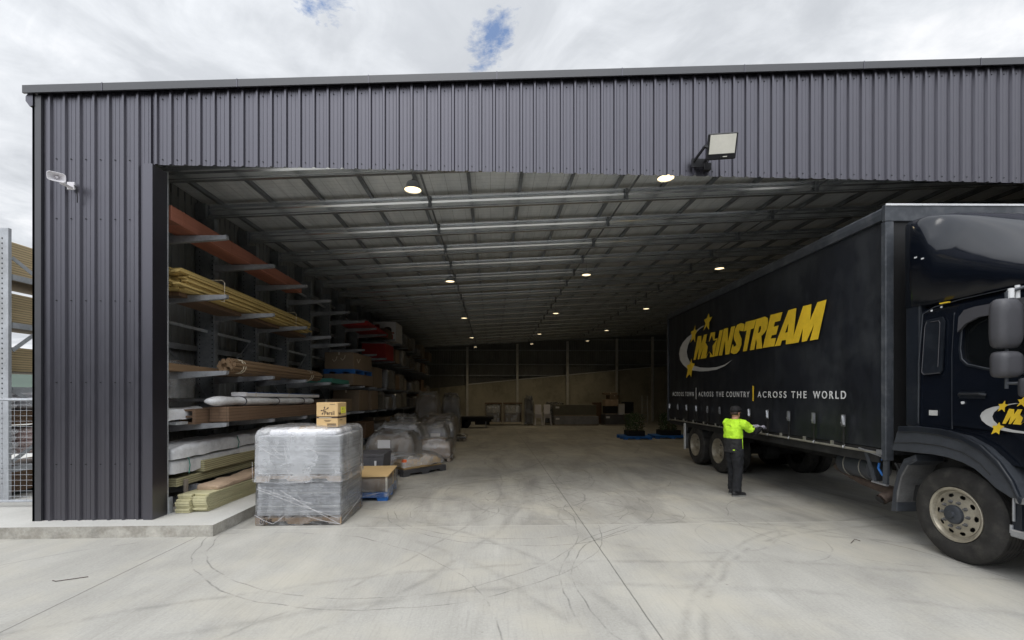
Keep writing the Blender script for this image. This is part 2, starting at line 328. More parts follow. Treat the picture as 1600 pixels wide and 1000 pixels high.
# raised slab under the racks
def rackz(y): return -.016*(y-7.2)
b = MB(); b.k = 0
ycut = [5.96, 7.2, 36.5]; top = [.15, .15, .15+rackz(36.5)]
for i in range(2):
    y0, y1, z0, z1 = ycut[i], ycut[i+1], top[i], top[i+1]
    b.k = 0; b.add([(-16, y0, z0), (-3.62, y0, z0), (-3.62, y1, z1), (-16, y1, z1)], [(0, 1, 2, 3)])
    b.k = 1; b.add([(-3.62, y0, z0), (-3.62, y0, -.9), (-3.62, y1, -.9), (-3.62, y1, z1)], [(0, 1, 2, 3)])
b.add([(-16, 5.96, .15), (-16, 5.96, -.1), (-3.62, 5.96, -.1), (-3.62, 5.96, .15)], [(0, 1, 2, 3)])
tag(b.build('raised_slab', ['slab', 'slab_edge'], fix=False), kind='structure')
# ------------------------------------------------------------------ shed
def roofz(x): return 5.925+.0588*(x+6.21)
shed = thing('warehouse', 'long charcoal steel warehouse with a wide open front and ribbed cladding', 'warehouse', (4, 21, 0))
XL, XR, YF, YB = -6.10, 14.4, 6.27, 36.6
b = MB(); clad(b, (-6.06, YF), (-4.60, YF), (0, -1), .135, lambda a: roofz(-6.06+a)-.08, phase=.11); b.build('wall_cladding', 'charcoal', shed, True, fix=False)
b = MB(); clad(b, (-4.60, YF), (9.0, YF), (0, -1), lambda a: 4.95, lambda a: roofz(-4.6+a)-.08, phase=.03); b.build('header_cladding', 'charcoal', shed, True, fix=False)
b = MB(); clad(b, (9.0, YF), (XR, YF), (0, -1), 0, lambda a: roofz(9+a)-.08); b.build('wall_cladding', 'charcoal', shed, True, fix=False)
# corner flashing, jamb, header trim
b = MB(); b.box(-6.13, -6.02, YF-.034, YF-.004, .13, roofz(-6.1)-.10); b.box(-6.13, -6.10, YF-.034, YF+.2, .13, roofz(-6.1)-.10); b.build('corner_flashing', 'fascia', shed, True)
b = MB(); b.box(-4.70, -4.58, YF-.036, YF-.006, .13, 4.95); b.box(-4.605, -4.58, YF-.006, YF+.24, .13, 4.95); b.build('door_jamb', 'charcoal', shed, True)
b = MB(); b.box(-4.62, -4.578, YF+.242, YF+.262, .13, 4.98); b.box(-4.60, -4.572, YF+.262, YF+.34, .13, .38); b.build('jamb_channel', 'galv', shed, True)
b = MB(); b.box(9.0, 9.05, YF-.03, YF+.25, 0, 4.95); b.build('door_jamb', 'charcoal', shed, True)
def slope_box(mb, x0, x1, y0, y1, lo, hi, n=1):
    mb.add([(x, y, roofz(x)+h) for x in (x0, x1) for y in (y0, y1) for h in (lo, hi)], [(0, 1, 3, 2), (4, 6, 7, 5), (0, 4, 5, 1), (2, 3, 7, 6), (0, 2, 6, 4), (1, 5, 7, 3)])
b = MB(); slope_box(b, -6.21, 14.6, YF-.085, YF-.06, -.10, 0); slope_box(b, -6.21, 14.6, YF-.06, YF-.03, -.02, 0); b.build('barge_flashing', 'fascia', shed, True)
for x in [-5.2+1.75*i for i in range(11)]: b = MB(); slope_box(b, x, x+.012, YF-.09, YF-.05, -.105, .004); b.build('flashing_joint', 'charcoal', shed, True)
b = MB(); b.prism([(-6.20, 5.80), (-6.155, 5.86), (-6.11, 5.86), (-6.11, 5.68), (-6.15, 5.67), (-6.20, 5.74)], YF-.05, YB, 'y'); b.build('gutter', 'charcoal', shed, True)
b = MB(); slope_box(b, -6.14, 14.5, YF-.055, YB+.1, -.05, -.022); b.build('roof', 'charcoal', shed, True)
b = MB()
xx = [-6.08+.5*i for i in range(41)]+[14.35]
yy = [YF+.02+.5*i for i in range(61)]
rr = random.Random(3); sag = {}
for j, y in enumerate(yy):
    for i, x in enumerate(xx): sag[i, j] = -.02*abs(math.sin(x*math.pi/1.0))-rr.uniform(0, .006)
b.add([(x, y, roofz(x)-.085+sag[i, j]) for j, y in enumerate(yy) for i, x in enumerate(xx)], [(j*len(xx)+i, j*len(xx)+i+1, (j+1)*len(xx)+i+1, (j+1)*len(xx)+i) for j in range(len(yy)-1) for i in range(len(xx)-1)])
b.build('roof_lining', 'lining', shed, True, fix=False, smooth='all')
# side and back walls
b = MB(); clad(b, (XL, YF+.01), (XL, YB), (-1, 0), -.1, roofz(XL)-.045); b.build('wall_cladding', ['charcoal_in'], shed, True, fix=False)
b = MB(); clad(b, (XR, YF), (XR, YB), (1, 0), -.5, roofz(XR)-.05); b.build('wall_cladding', ['charcoal_in'], shed, True, fix=False)
b = MB(); clad(b, (XL, YB), (XR, YB), (0, 1), -.7, lambda a: roofz(XL+a)-.052); b.build('wall_cladding', ['charcoal_in'], shed, True, fix=False)
def tiltz(x): return 2.28+.0955*(x+4.3)
b = MB(); b.add([(x, y, z) for x in (-6.0, 14.3) for y in (YB-.35, YB-.1) for z in (-.8, tiltz(x))], [(0, 1, 3, 2), (4, 6, 7, 5), (0, 4, 5, 1), (2, 3, 7, 6), (0, 2, 6, 4), (1, 5, 7, 3)]); b.build('concrete_wall', 'tilt', shed, True)
b = MB(); b.add([(x, y, tiltz(x)+h) for x in (-2.0, 13.1) for y in (YB-.40, YB-.3) for h in (0.01, .09)], [(0, 1, 3, 2), (4, 6, 7, 5), (0, 4, 5, 1), (2, 3, 7, 6), (0, 2, 6, 4), (1, 5, 7, 3)]); b.build('wall_rail', 'post', shed, True)
for x in (-2.05, 1.98, 6.05, 10.1, 13.05):
    b = MB(); b.box(x-.09, x+.09, YB-.55, YB-.37, -.5, roofz(x)-.6); b.build('wall_column', 'post', shed, True)
for z in (3.25, 4.15, 5.3, 6.2):
    xl = XL if z < 5.4 else 4.5
    b = MB(); b.box(xl+.1, XR, YB-.26, YB-.06, z, z+.07); b.build('girt', 'galv_out', shed, True)
for z in (1.2, 2.75, 4.0, 5.05):
    b = MB(); b.box(XL+.03, XL+.16, YF+.3, YB, z, z+.05); b.box(XL+.15, XL+.165, YF+.3, YB, z-.06, z+.05); b.build('girt', 'galv', shed, True)
def zsec(y, lo, hi):
    # open C section: web at back, lips forward, two stiffening folds
    return [(y+.075, lo), (y-.005, lo), (y-.005, lo+.022), (y, lo+.022), (y, lo+.005), (y+.07, lo+.005), (y+.07, lo+.03), (y+.048, lo+.065), (y+.048, lo+.075), (y+.07, lo+.085), (y+.07, hi-.13), (y+.048, hi-.095), (y+.048, hi-.085), (y+.07, hi-.075), (y+.07, hi-.005), (y, hi-.005), (y, hi-.022), (y-.005, hi-.022), (y-.005, hi), (y+.075, hi)]
beams = [6.52]+[7.9+1.55*k for k in range(19)]
for y in beams:
    pr = zsec(y, -.49, -.215)
    b = MB(); b.rings([[(x, q, roofz(x)+h) for q, h in pr] for x in (XL+.03, XR-.03)]); b.build('roof_beam', 'beam_steel', shed, True)
for k in range(20):
    x = -5.62+1.03*k
    b = MB(); b.rings([[(x+dx, y, roofz(x)+h) for dx, h in ((-.035, -.213), (-.035, -.20), (-.012, -.20), (-.012, -.12), (.012, -.12), (.012, -.20), (.035, -.20), (.035, -.213))] for y in (YF+.05, YB-.05)]); b.build('roof_batten', 'galv_dark', shed, True)
BX = (-1.32, 2.86, 7.05, 11.2)
for x in BX:
    b = MB(); b.box(x-.018, x+.018, YF+.2, YB-.1, roofz(x)-.36, roofz(x)-.34)
    for y in beams: b.box(x-.03, x+.03, y-.012, y+.02, roofz(x)-.47, roofz(x)-.23)
    b.build('bridging_bar', 'galv_dark', shed, True)
for y in beams[1:]:
    b = MB(); b.box(XL+.03, XL+.24, y-.04, y+.04, .1+rackz(y), roofz(XL)-.2); b.build('portal_column', 'galv_dark', shed, True)
# screws on the cladding
b = MB(); rr = random.Random(2)
for i in range(71):
    x = -4.6+.03+.19*i+.10
    for z in (5.02, roofz(x)-.19):
        if x < 8.9: b.box(x-.006, x+.006, YF-.010, YF, z-.006, z+.006)
for i in range(8):
    x = -6.06+.11+.19*i+.10
    for z in (.9, 2.0, 3.1, 4.2, 5.0):
        if x < -4.72: b.box(x-.006, x+.006, YF-.010, YF, z-.006, z+.006)
s_ = b.build('screw_row', 'black', shed, True); s_['kind'] = 'stuff'
# added unseen dark shed behind the camera, for the glossy cladding and cab to reflect
nb = thing('added_dark_shed', 'added dark green shed, out of view, reflected in the glossy cladding', 'shed', (0, -30, 0))
M['shed_green'] = mat('dark green sheet', (.03, .045, .038), .6, 0, .1, 1)
b = MB(); clad(b, (-45, -26), (45, -26), (0, 1), 0, 8.2); clad(b, (-45, -26), (-45, -40), (-1, 0), 0, 8.2); clad(b, (45, -26), (45, -40), (1, 0), 0, 8.2); b.build('wall_cladding', 'shed_green', nb, True, fix=False)
b = MB(); b.prism([(-25.6, 8.1), (-25.6, 8.35), (-33, 9.6), (-40.4, 8.35), (-40.4, 8.1), (-33, 9.3)], -45.5, 45.5, 'x'); b.build('roof', 'charcoal', nb, True)
for x in (-30, -10, 10, 30):
    b = MB(); b.box(x-2.4, x+2.4, -26, -25.93, 0, 5); b.build('roller_door', 'fascia', nb, True)
# ------------------------------------------------------------------ lamps
def lamp_proto():
    t = thing('high_bay_lamp', '', 'lamp')
    b = MB(); b.lathe([(.0, .001), (.0, .10), (-.03, .115), (-.09, .125), (-.115, .16), (-.125, .165), (-.125, .155), (-.11, .15)], (0, 0, 0), 'z', 28); b.build('housing', 'galv_out', t, smooth=True)
    b = MB(); b.lathe([(-.113, .001), (-.113, .149)], (0, 0, 0), 'z', 28); b.build('lens', 'lamp_on', t)
    b = MB(); b.tube([(0, 0, 0), (0, 0, .05)], .02, 8); b.tube([(0, 0, .05), (0, 0, .30)], .006, 6); b.build('hook', 'galv_dark', t)
    ld = bpy.data.lights.new('lamp_light', 'SPOT'); ld.energy = 70; ld.spot_size = R(150); ld.spot_blend = 1; ld.color = (1, .82, .55); ld.shadow_soft_size = .14
    lo = bpy.data.objects.new('lamp_light', ld); C.objects.link(lo); lo.parent = t; lo.location = (0, 0, -.13)
    return t
lp = lamp_proto(); first = True
rown = ['first', 'second', 'third', 'fourth', 'fifth']
coln = {0: 'left', 1: 'middle', 2: 'right'}
for j, y in enumerate((7.35, 13.7, 20.4, 27.6, 33.2)):
    for i, x in enumerate(BX[:3]):
        if j == 0 and i == 2: continue
        o = lp if first else copy_tree(lp); first = False
        o.location = (x+.02, y, roofz(x)-(.93-.03*i if j == 0 else .84)); o.scale = (.88, .88, 1)
        tag(o, f'round high bay lamp lit warm white, {coln[i]} of the {rown[j]} row from the open front' if j else f'large lit round lamp hanging just inside the opening, {"near the timber racks" if i == 0 else "below the floodlight side of the header"}', 'lamp', 'high bay lamps under the roof')
# glow of the last right-hand lamp on the back wall
# ------------------------------------------------------------------ fittings on the front
t = thing('floodlight', 'black square LED floodlight with pale glass fixed on the header cladding', 'floodlight', (3.0, 6.22, 5.2))
hd = Matrix.Translation((.09, -.30, .0)) @ Euler((R(22), R(0), R(-10))).to_matrix().to_4x4()
def tf(mb, m): mb.v = [tuple(m @ Vector(p)) for p in mb.v]; return mb
b = MB(); b.box(-.19, .19, -.02, .03, -.17, .15); tf(b, hd).build('housing', 'black_plastic', t, bevel=.012)
b = MB(); b.box(-.165, .165, -.026, -.018, -.10, .13); tf(b, hd).build('lens', 'lens', t)
b = MB()
for i in range(12): b.box(-.15+.026*i, -.145+.026*i, .03, .06, -.14, .12)
tf(b, hd).build('heat_sink', 'black_plastic', t)
fl_text = [(.02, -.14)]
b = MB(); b.box(.02, .075, -.0225, -.0205, -.142, -.132); b.lathe([(-.0225, .012), (-.0205, .012)], (.0, 0, -.137), 'y', 14); tf(b, hd).build('maker_mark', 'lens', t)
b = MB(); b.box(-.20, .02, -.03, -.01, -.16, -.04); b.bar((-.17, -.02, -.08), (-.13, -.27, .0), .02, .035); b.bar((-.02, -.02, -.08), (.0, -.24, -.05), .02, .035); b.bar((-.14, -.27, .0), (-.09, -.27, -.01), .03, .03); b.build('bracket', 'black_plastic', t)
b = MB(); b.box(-.03, .07, -.045, .02, -.2, -.10); b.tube([(.02, -.02, -.1), (.05, -.1, -.02), (.1, -.3, .02)], .008, 6); b.build('junction_box', 'black_plastic', t, bevel=.008)
# horn speaker
t = thing('horn_speaker', 'white square-mouthed horn loudspeaker on the left end of the ribbed wall', 'loudspeaker', (-5.62, 6.22, 4.64))
hm = Matrix.Translation((-.06, -.13, .03)) @ Matrix.Scale(.52, 4) @ Euler((R(0), R(0), R(40))).to_matrix().to_4x4() @ Euler((R(14), 0, 0)).to_matrix().to_4x4()
def rr_(hx, hz, y, n=24, p=5):
    o = []
    for k in range(n):
        a = 2*math.pi*(k+.5)/n; c, q = math.cos(a), math.sin(a); r = (abs(c)**p+abs(q)**p)**(-1/p); o.append((hx*c*r, y, hz*q*r))
    return o
b = MB(); b.rings([rr_(.165, .105, -.17), rr_(.172, .112, -.165), rr_(.168, .108, -.155, p=5), rr_(.11, .075, -.09, p=3), rr_(.075, .065, -.03, p=2), rr_(.072, .066, .03, p=2), rr_(.07, .065, .09, p=2), rr_(.05, .05, .11, p=2)], caps=False)
b.rings([rr_(.165, .105, -.17), rr_(.155, .096, -.165), rr_(.09, .062, -.09, p=3), rr_(.05, .05, -.03, p=2)], caps=False); b.add(rr_(.05, .05, .11, p=2), [tuple(range(24))]); tf(b, hm).build('horn', 'white_plastic', t, smooth=True, fix=False)
b = MB(); b.lathe([(-.10, .001), (-.10, .025), (-.03, .04), (-.028, .052)], (0, 0, 0), 'y', 20); tf(b, hm).build('driver_cone', 'white_plastic', t, smooth=True)
b = MB(); b.box(-.03, .04, -.13, -.11, -.05, .01); b.box(-.03, .04, -.11, -.01, -.05, -.04); b.box(-.045, .05, -.012, .01, -.07, .03); b.build('bracket', 'white_plastic', t, bevel=.004)
b = MB(); b.tube([(.06, -.02, -.02), (.10, -.03, -.08), (.09, -.01, -.18), (.08, .0, -.24)], .006, 6); b.build('cable', 'black', t)
# ------------------------------------------------------------------ goods: materials
def timber(name, col, ph=.045, pw=.09, gap=.5, dark=(.05, .035, .02), var=.25, along='Y'):
    m, n, p = newmat(name); v = n.coord(); s = n.N('ShaderNodeSeparateXYZ'); n.L(v, s.inputs[0])
    gsc = (1, .06, 1) if along == 'Y' else (.06, 1, 1)
    g = n.noise(n.coord(gsc), 22, 5, .6, .3); a = n.noise(n.coord(gsc), 3.5, 5, .6)
    lo = tuple(c*(1-var) for c in col); hi = tuple(min(1, c*(1+var)) for c in col)
    c = n.ramp(n.m('ADD', n.m('MULTIPLY', g, .5), n.m('MULTIPLY', a, .5)), [(.35, lo), (.65, hi)])
    cross = s.outputs[0 if along == 'Y' else 1]
    def edge(q, pitch, w): return n.m('GREATER_THAN', n.m('ABSOLUTE', n.m('SUBTRACT', n.m('FRACT', n.m('DIVIDE', q, pitch)), .5)), .5-w/pitch)
    e = n.m('MAXIMUM', edge(s.outputs[2], ph, .003), edge(cross, pw, .003)) if ph else 0
    # boards differ a little in tone
    cell = n.N('ShaderNodeTexWhiteNoise'); cell.noise_dimensions = '2D'; cb = n.N('ShaderNodeCombineXYZ')
    n.L(n.m('FLOOR', n.m('DIVIDE', s.outputs[2], ph or 1)), cb.inputs[0]); n.L(n.m('FLOOR', n.m('DIVIDE', cross, pw)), cb.inputs[1]); n.L(cb.outputs[0], cell.inputs[0])
    c = n.mix(.35, c, n.ramp(cell.outputs[0], [(0, lo), (1, hi)]), 'MIX')
    if ph: c = n.mix(n.m('MULTIPLY', e, gap), c, dark)
    n.L(c, p.inputs['Base Color']); p.inputs['Roughness'].default_value = .75
    h = n.m('SUBTRACT', n.m('MULTIPLY', g, .4), e) if ph else g
    n.L(n.bump(h, .6, .006), p.inputs['Normal']); return m
M['red_timber'] = timber('red brown dressed timber', (.36, .135, .085), .22, .05, .4)
M['batten'] = timber('treated yellow pine batten', (.52, .38, .14), 0)
M['green_board'] = timber('pale green treated board', (.47, .44, .27), 0, .15)
M['green_pack'] = timber('pale green treated boards', (.42, .39, .23), .032, .5, .8)
M['brown_pack'] = timber('brown timber pack', (.17, .105, .065), .05, .12, .7)
M['dry_pack'] = timber('weathered timber pack', (.58, .45, .26), .04, .1, .8)
M['log'] = timber('bark brown peeled pole', (.23, .15, .085), 0)
M['pallet_wood'] = timber('pallet wood', (.36, .24, .14), 0, .1, .5, along='X')
M['pallet_wood_y'] = timber('pallet wood along', (.36, .24, .14), 0, .1, .5)
M['grey_wood'] = timber('old grey pallet wood', (.27, .23, .19), 0)
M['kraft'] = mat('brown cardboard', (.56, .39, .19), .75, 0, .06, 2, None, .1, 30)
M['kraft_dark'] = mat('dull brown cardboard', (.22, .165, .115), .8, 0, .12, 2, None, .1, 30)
M['ink'] = mat('brown black print', (.05, .03, .025), .6, 0, .1)
M['yellow_label'] = mat('yellow paper label', (.75, .72, .08), .6, 0, .05)
M['white_paper'] = mat('white paper', (.68, .67, .68), .7, 0, .05)
M['orange_tape'] = mat('orange tape', (.75, .14, .04), .5, 0, .1)
M['blue_plastic'] = mat('blue pallet plastic', (.02, .13, .42), .5, 0, .15)
M['grey_plastic'] = mat('grey black pallet plastic', (.06, .06, .065), .5, 0, .15)
M['red_print'] = mat('red print', (.38, .03, .03), .6, 0, .1)
M['white_wrap'] = mat('white woven wrap', (.74, .75, .77), .4, 0, .10, 3, None, .9, 9, dirt=((.3, .3, .3), 4, .4))
M['clear'] = plastic_wrap('clear stretch film', .02)
M['clear_heavy'] = plastic_wrap('cloudy plastic sheet', .20, (.92, .94, .98), 1.6)
M['clear_dim'] = plastic_wrap('dusty plastic film', .14, (.6, .6, .6), 5)
M['strap'] = mat('pale plastic strap', (.62, .55, .42), .5, 0, .05)
M['green_strap'] = mat('green plastic strap', (.05, .22, .18), .5, 0, .05)
M['cast_grey'] = mat('grey charcoal goods', (.09, .09, .10), .6, 0, .2, 3)
M['mid_grey'] = mat('mid grey goods', (.24, .24, .26), .6, 0, .15, 3)
M['rope_brown'] = mat('crumpled brown paper', (.42, .31, .22), .8, 0, .15, 4, None, .9, 14)
M['leaf'] = mat('dark green leaf', (.045, .085, .03), .6, 0, .4, 6)
M['white_bag'] = mat('white woven sack', (.85, .85, .88), .6, 0, .05, 4, None, .7, 14)
M['pink_bag'] = mat('pinkish woven sack', (.80, .66, .64), .6, 0, .12, 4, None, .7, 14)
def sheetmat():
    m, n, p = newmat('stacked silver faced boards'); v = n.coord(); s = n.N('ShaderNodeSeparateXYZ'); n.L(v, s.inputs[0])
    cell = n.N('ShaderNodeTexWhiteNoise'); cell.noise_dimensions = '1D'; n.L(n.m('FLOOR', n.m('DIVIDE', s.outputs[2], .0205)), cell.inputs['W'])
    c = n.ramp(cell.outputs[0], [(0, (.48, .49, .52)), (.5, (.62, .63, .66)), (.86, (.70, .71, .74)), (.9, (.9, .9, .9))])
    n.L(n.mix(.25, c, n.ramp(n.noise(n.coord((1, 1, 8)), 5, 4), [(.3, .2), (.7, .6)])), p.inputs['Base Color']); p.inputs['Roughness'].default_value = .4; p.inputs['Metallic'].default_value = .15
    fr = n.m('FRACT', n.m('DIVIDE', s.outputs[2], .0205)); n.L(n.bump(n.m('GREATER_THAN', fr, .12), .8, .004), p.inputs['Normal']); return m
M['arm_steel'] = mat('dusty galvanised arm', (.30, .31, .33), .5, .3, .25, 3)
M['sheets'] = sheetmat()
M['sheets_pale'] = M['sheets'].copy()
for e_, c_ in zip([n_ for n_ in M['sheets_pale'].node_tree.nodes if n_.type == 'VALTORGB'][0].color_ramp.elements, ((.56, .57, .59), (.78, .79, .81), (.84, .85, .87), (.5, .5, .5))): e_.color = (*c_, 1)
M['olive'] = mat('olive grey panels', (.12, .115, .09), .6, 0, .1, 2)
# ------------------------------------------------------------------ goods: builders 
from mathutils import noise as mn
def shroud_rings(x0, x1, y0, y1, z0, z1, shoulder=.08, inset=.08, bulge=.015, lump=.03, n=96, m=16, seed=0, hem=.0, flare=0):
    rs = []; cx, cy = (x0+x1)/2, (y0+y1)/2; hx, hy = (x1-x0)/2, (y1-y0)/2
    def ringpt(k, gx, gy):
        a = 2*math.pi*k/n; c, q = math.cos(a), math.sin(a); r = (abs(c/1)**34+abs(q/1)**34)**(-1/34); return gx*c*r, gy*q*r
    lev = [(z0+(z1-shoulder-z0)*i/m, 1) for i in range(m+1)]+[(z1-shoulder*.35, 1-inset*.45), (z1, 1-inset*1.3)]+[(z1, k) for k in (.72, .5, .3, .12, .02)]
    for z, k in lev:
        ring = []
        for i in range(n):
            x, y = ringpt(i, hx, hy); s_ = k if k < .8 else 1
            if k < .8: x, y = x*k, y*k
            else: x -= math.copysign(min(abs(x), (1-k)*min(hx, hy)), x); y -= math.copysign(min(abs(y), (1-k)*min(hx, hy)), y)
            p = Vector((x*2.3+seed*7.1, y*2.3, z*2.3)); q = Vector((x*7+seed, y*7, z*5))
            d = mn.noise(p)*bulge+mn.noise(q)*bulge*.6+abs(mn.noise(q*1.7))*bulge*.5
            r = math.hypot(x, y) or 1; zz_ = z+(mn.noise(p*1.3)*lump if z > z0+.01 else mn.noise(p*2)*hem)
            if k < .98: zz_ += mn.noise(Vector((x*4+seed, y*4, 3)))*lump
            fl = flare*max(0, 1-(z-z0)/.12)
            ring.append((cx+x+x/r*(d+bulge+fl), cy+y+y/r*(d+bulge+fl), zz_))
        rs.append(ring)
    return rs
def shroud(name, mt_, parent, *a, **k):
    b = MB(); b.rings(shroud_rings(*a, **k), caps=False); return b.build(name, mt_, parent, True, fix=False, smooth='all')
def film_strands(parent, segs, m='white_paper', r=.0022, name='film_fold'):
    b = MB()
    for a, c in segs: b.tube([a, ((a[0]+c[0])/2, (a[1]+c[1])/2-.006, (a[2]+c[2])/2-.01), c], r, 5)
    return b.build(name, m, parent, True)
def wood_pallet(label, x0, x1, y0, y1, z0, z1=None, rz=0, m='pallet_wood', group=None, thick=.13):
    t = thing('wooden_pallet', label, 'pallet', ((x0+x1)/2, (y0+y1)/2, z0), rz, group); hx, hy = (x1-x0)/2, (y1-y0)/2
    for yy in (-hy, -.05, hy-.10):
        b = MB(); nseg = 3
        b.box(-hx, hx, yy, yy+.10, .022, thick-.022) if False else b.prism([(-hx, .02), (-hx, thick-.022), (hx, thick-.022), (hx, .02), (hx*.72, .02), (hx*.66, .055), (hx*.30, .055), (hx*.24, .02), (-hx*.24, .02), (-hx*.30, .055), (-hx*.66, .055), (-hx*.72, .02)], yy, yy+.045 if yy != -.05 else yy+.05, 'y'); b.build('bearer', m, t)
    for i in range(7):
        x = -hx+(2*hx-.11)*i/6; b = MB(); b.box(x, x+.11, -hy, hy, thick-.022, thick); b.build('deck_board', 'grey_wood', t)
    for x in (-hx, -.05, hx-.11):
        b = MB(); b.box(x, x+.11, -hy, hy, 0, .02); b.build('bottom_board', 'grey_wood', t)
    return t
def plastic_pallet(label, x, y, z, rz, lx, ly, m, group=None):
    t = thing('plastic_pallet', label, 'pallet', (x, y, z), rz, group); hx, hy = lx/2, ly/2
    b = MB(); b.box(-hx, hx, -hy, hy, .11, .145); b.build('deck', m, t, bevel=.008)
    for yy in (-hy, -.07, hy-.14):
        b = MB(); b.prism([(-hx, 0), (-hx, .112), (hx, .112), (hx, 0), (hx-.16, 0), (hx-.19, .06), (.12, .06), (.09, 0), (-.09, 0), (-.12, .06), (-hx+.19, .06), (-hx+.16, 0)], yy, yy+.14, 'y'); b.build('runner', m, t)
    return t
def carton(label, x0, x1, y0, y1, z0, z1, m='kraft_dark', group=None, rz=0, tape=True, name='carton', cat='carton'):
    t = thing(name, label, cat, ((x0+x1)/2, (y0+y1)/2, z0), rz, group); hx, hy, h = (x1-x0)/2, (y1-y0)/2, z1-z0
    b = MB(); b.box(-hx, hx, -hy, hy, 0, h); b.build('box_body', m, t, bevel=.006)
    if tape:
        b = MB(); b.box(-.025, .025, -hy-.0015, hy+.0015, h-.08, h+.002); b.build('tape', 'strap', t)
    return t
def pack(name, label, m, x0, x1, y0, y1, z0, z1, straps=(), smat='strap', slope=.016, cat='timber pack', group=None, strapname='strap'):
    t = thing(name, label, cat, ((x0+x1)/2, y0, z0), 0, group); b = MB(); hx = (x1-x0)/2; L_ = y1-y0; dz = -slope*L_; rr = random.Random(hash(label) % 1000 if False else len(label))
    n = 10; rings = []
    for i in range(n+1):
        y = L_*i/n; j = lambda: rr.uniform(-.004, .004)
        rings.append([(-hx+j(), y, dz*i/n), (hx+j(), y, dz*i/n), (hx+j(), y, z1-z0+dz*i/n+j()), (-hx+j(), y, z1-z0+dz*i/n+j())])
    b.rings(rings); b.build('boards', m, t, bevel=.004)
    for s_ in straps:
        y = L_*s_; q = dz*s_; b = MB(); h = z1-z0
        for a, c in (((-hx-.003, y, q-.002), (hx+.003, y, q-.002)), ((hx+.003, y, q-.002), (hx+.003, y, q+h+.004)), ((hx+.003, y, q+h+.004), (-hx-.003, y, q+h+.004))): b.bar(a, c, .018, .004)
        b.build(strapname, smat, t)
    return t
# ------------------------------------------------------------------ cantilever racks
LV = (4.30, 3.37, 2.18, 1.366, .42)
def rack(label, ks, group):
    y0 = 7.22+1.5*ks[0]; t = thing('cantilever_rack', label, 'storage rack', (-5.3, y0, .15+rackz(y0)), 0, group)
    for k in ks:
        y = 7.22+1.5*k; r = rackz(y); zb = .15+r
        b = MB(); b.prism([(-5.58, y), (-5.27, y), (-5.27, y+.10), (-5.28, y+.10), (-5.28, y+.008), (-5.57, y+.008), (-5.57, y+.10), (-5.58, y+.10)], zb, 5.18+r, 'z'); c = b.build('column', 'galv_dark', t, True)
        if k < 7:
            b = MB()
            for i in range(56):
                z = zb+.25+i*.083
                for x in (-5.31, -5.54): b.box(x-.009, x+.009, y-.003, y-.0005, z-.012, z+.012)
            h = b.build('punched_holes', 'black', c, True); h['kind'] = 'stuff'
        for z in LV:
            z += r
            b = MB(); b.rings([[(x, y-.035, z-d), (x, y+.035, z-d), (x, y+.035, z+u), (x, y-.035, z+u)] for x, d, u in ((-5.26, .13, 0), (-4.19, .035, .028), (-4.16, .02, .03))]); b.box(-5.262, -5.25, y-.06, y+.09, z-.18, z+.03); b.build('arm', 'arm_steel', t, True)
        b = MB(); b.box(-5.55, -4.5, y-.03, y+.06, zb, zb+.10); b.build('base_beam', 'galv_dark', t, True)
        if k != ks[-1]:
            for z in (1.75, 3.05, 4.75):
                b = MB(); b.bar((-5.42, y, z+r), (-5.42, y+1.5, z+r-.024), .05, .05); b.build('tie_bar', 'galv', t, True)
            b = MB(); a, c = (1.8, 3.0) if k % 2 else (3.0, 1.8); b.bar((-5.42, y, a+r), (-5.42, y+1.5, c+r), .012, .035); b.build('brace', 'galv_dark', t, True)
    return t
rack('galvanised cantilever rack nearest the opening, carrying the red and yellow timber', range(0, 6), 'cantilever racks along the inner wall')
rack('galvanised cantilever rack in the middle of the row, carrying cartons', range(6, 12), 'cantilever racks along the inner wall')
rack('dim cantilever rack at the far end of the row near the back wall', range(12, 17), 'cantilever racks along the inner wall')
# level 1
pack('timber_pack', 'long red brown timber pack on the topmost rack arms', 'red_timber', -4.97, -4.60, 6.62, 11.0, 4.335, 4.55, (.06, .34, .62), 'red_timber')
# level 2: yellow battens
t = thing('batten_bundle', 'long bundle of yellow pine battens with ragged end on the second rack level', 'timber bundle', (-4.9, 6.8, 3.41))
rr = random.Random(5)
for j in range(9):
    for i in range(6):
        x = -5.22+.112*i+rr.uniform(-.012, .012)+(.03 if j % 2 else 0); z = 3.41+.036*j+rr.uniform(-.004, .004); a = rr.uniform(-.14, .10); e = 11.35+rr.uniform(-.1, .1)
        z += -.03 if (i in (0, 5) and j > 6) else 0
        dzn = rr.uniform(-.008, .004)
        b = MB(); b.rings([[(x+q, y, z+w+zz2) for q, w in ((0, 0), (.10, 0), (.10, .028), (0, .028))] for y, zz2 in ((6.8+a, dzn), (8.5, -.018), (e, -.07))]); b.build('batten', 'batten', t, True)
for y in (7.75, 10.5):
    b = MB(); r = -.016*(y-7.2)+.02
    b.tube([(-5.24, y, 3.40+r), (-4.52, y, 3.39+r), (-4.515, y, 3.70+r), (-4.55, y, 3.745+r), (-5.2, y, 3.75+r)], .007, 6); b.build('strap', 'strap', t, True)
pack('timber_pack', 'brown timber pack tucked behind the yellow battens against the columns', 'brown_pack', -5.2, -4.75, 7.0, 11.6, 3.335, 3.40)
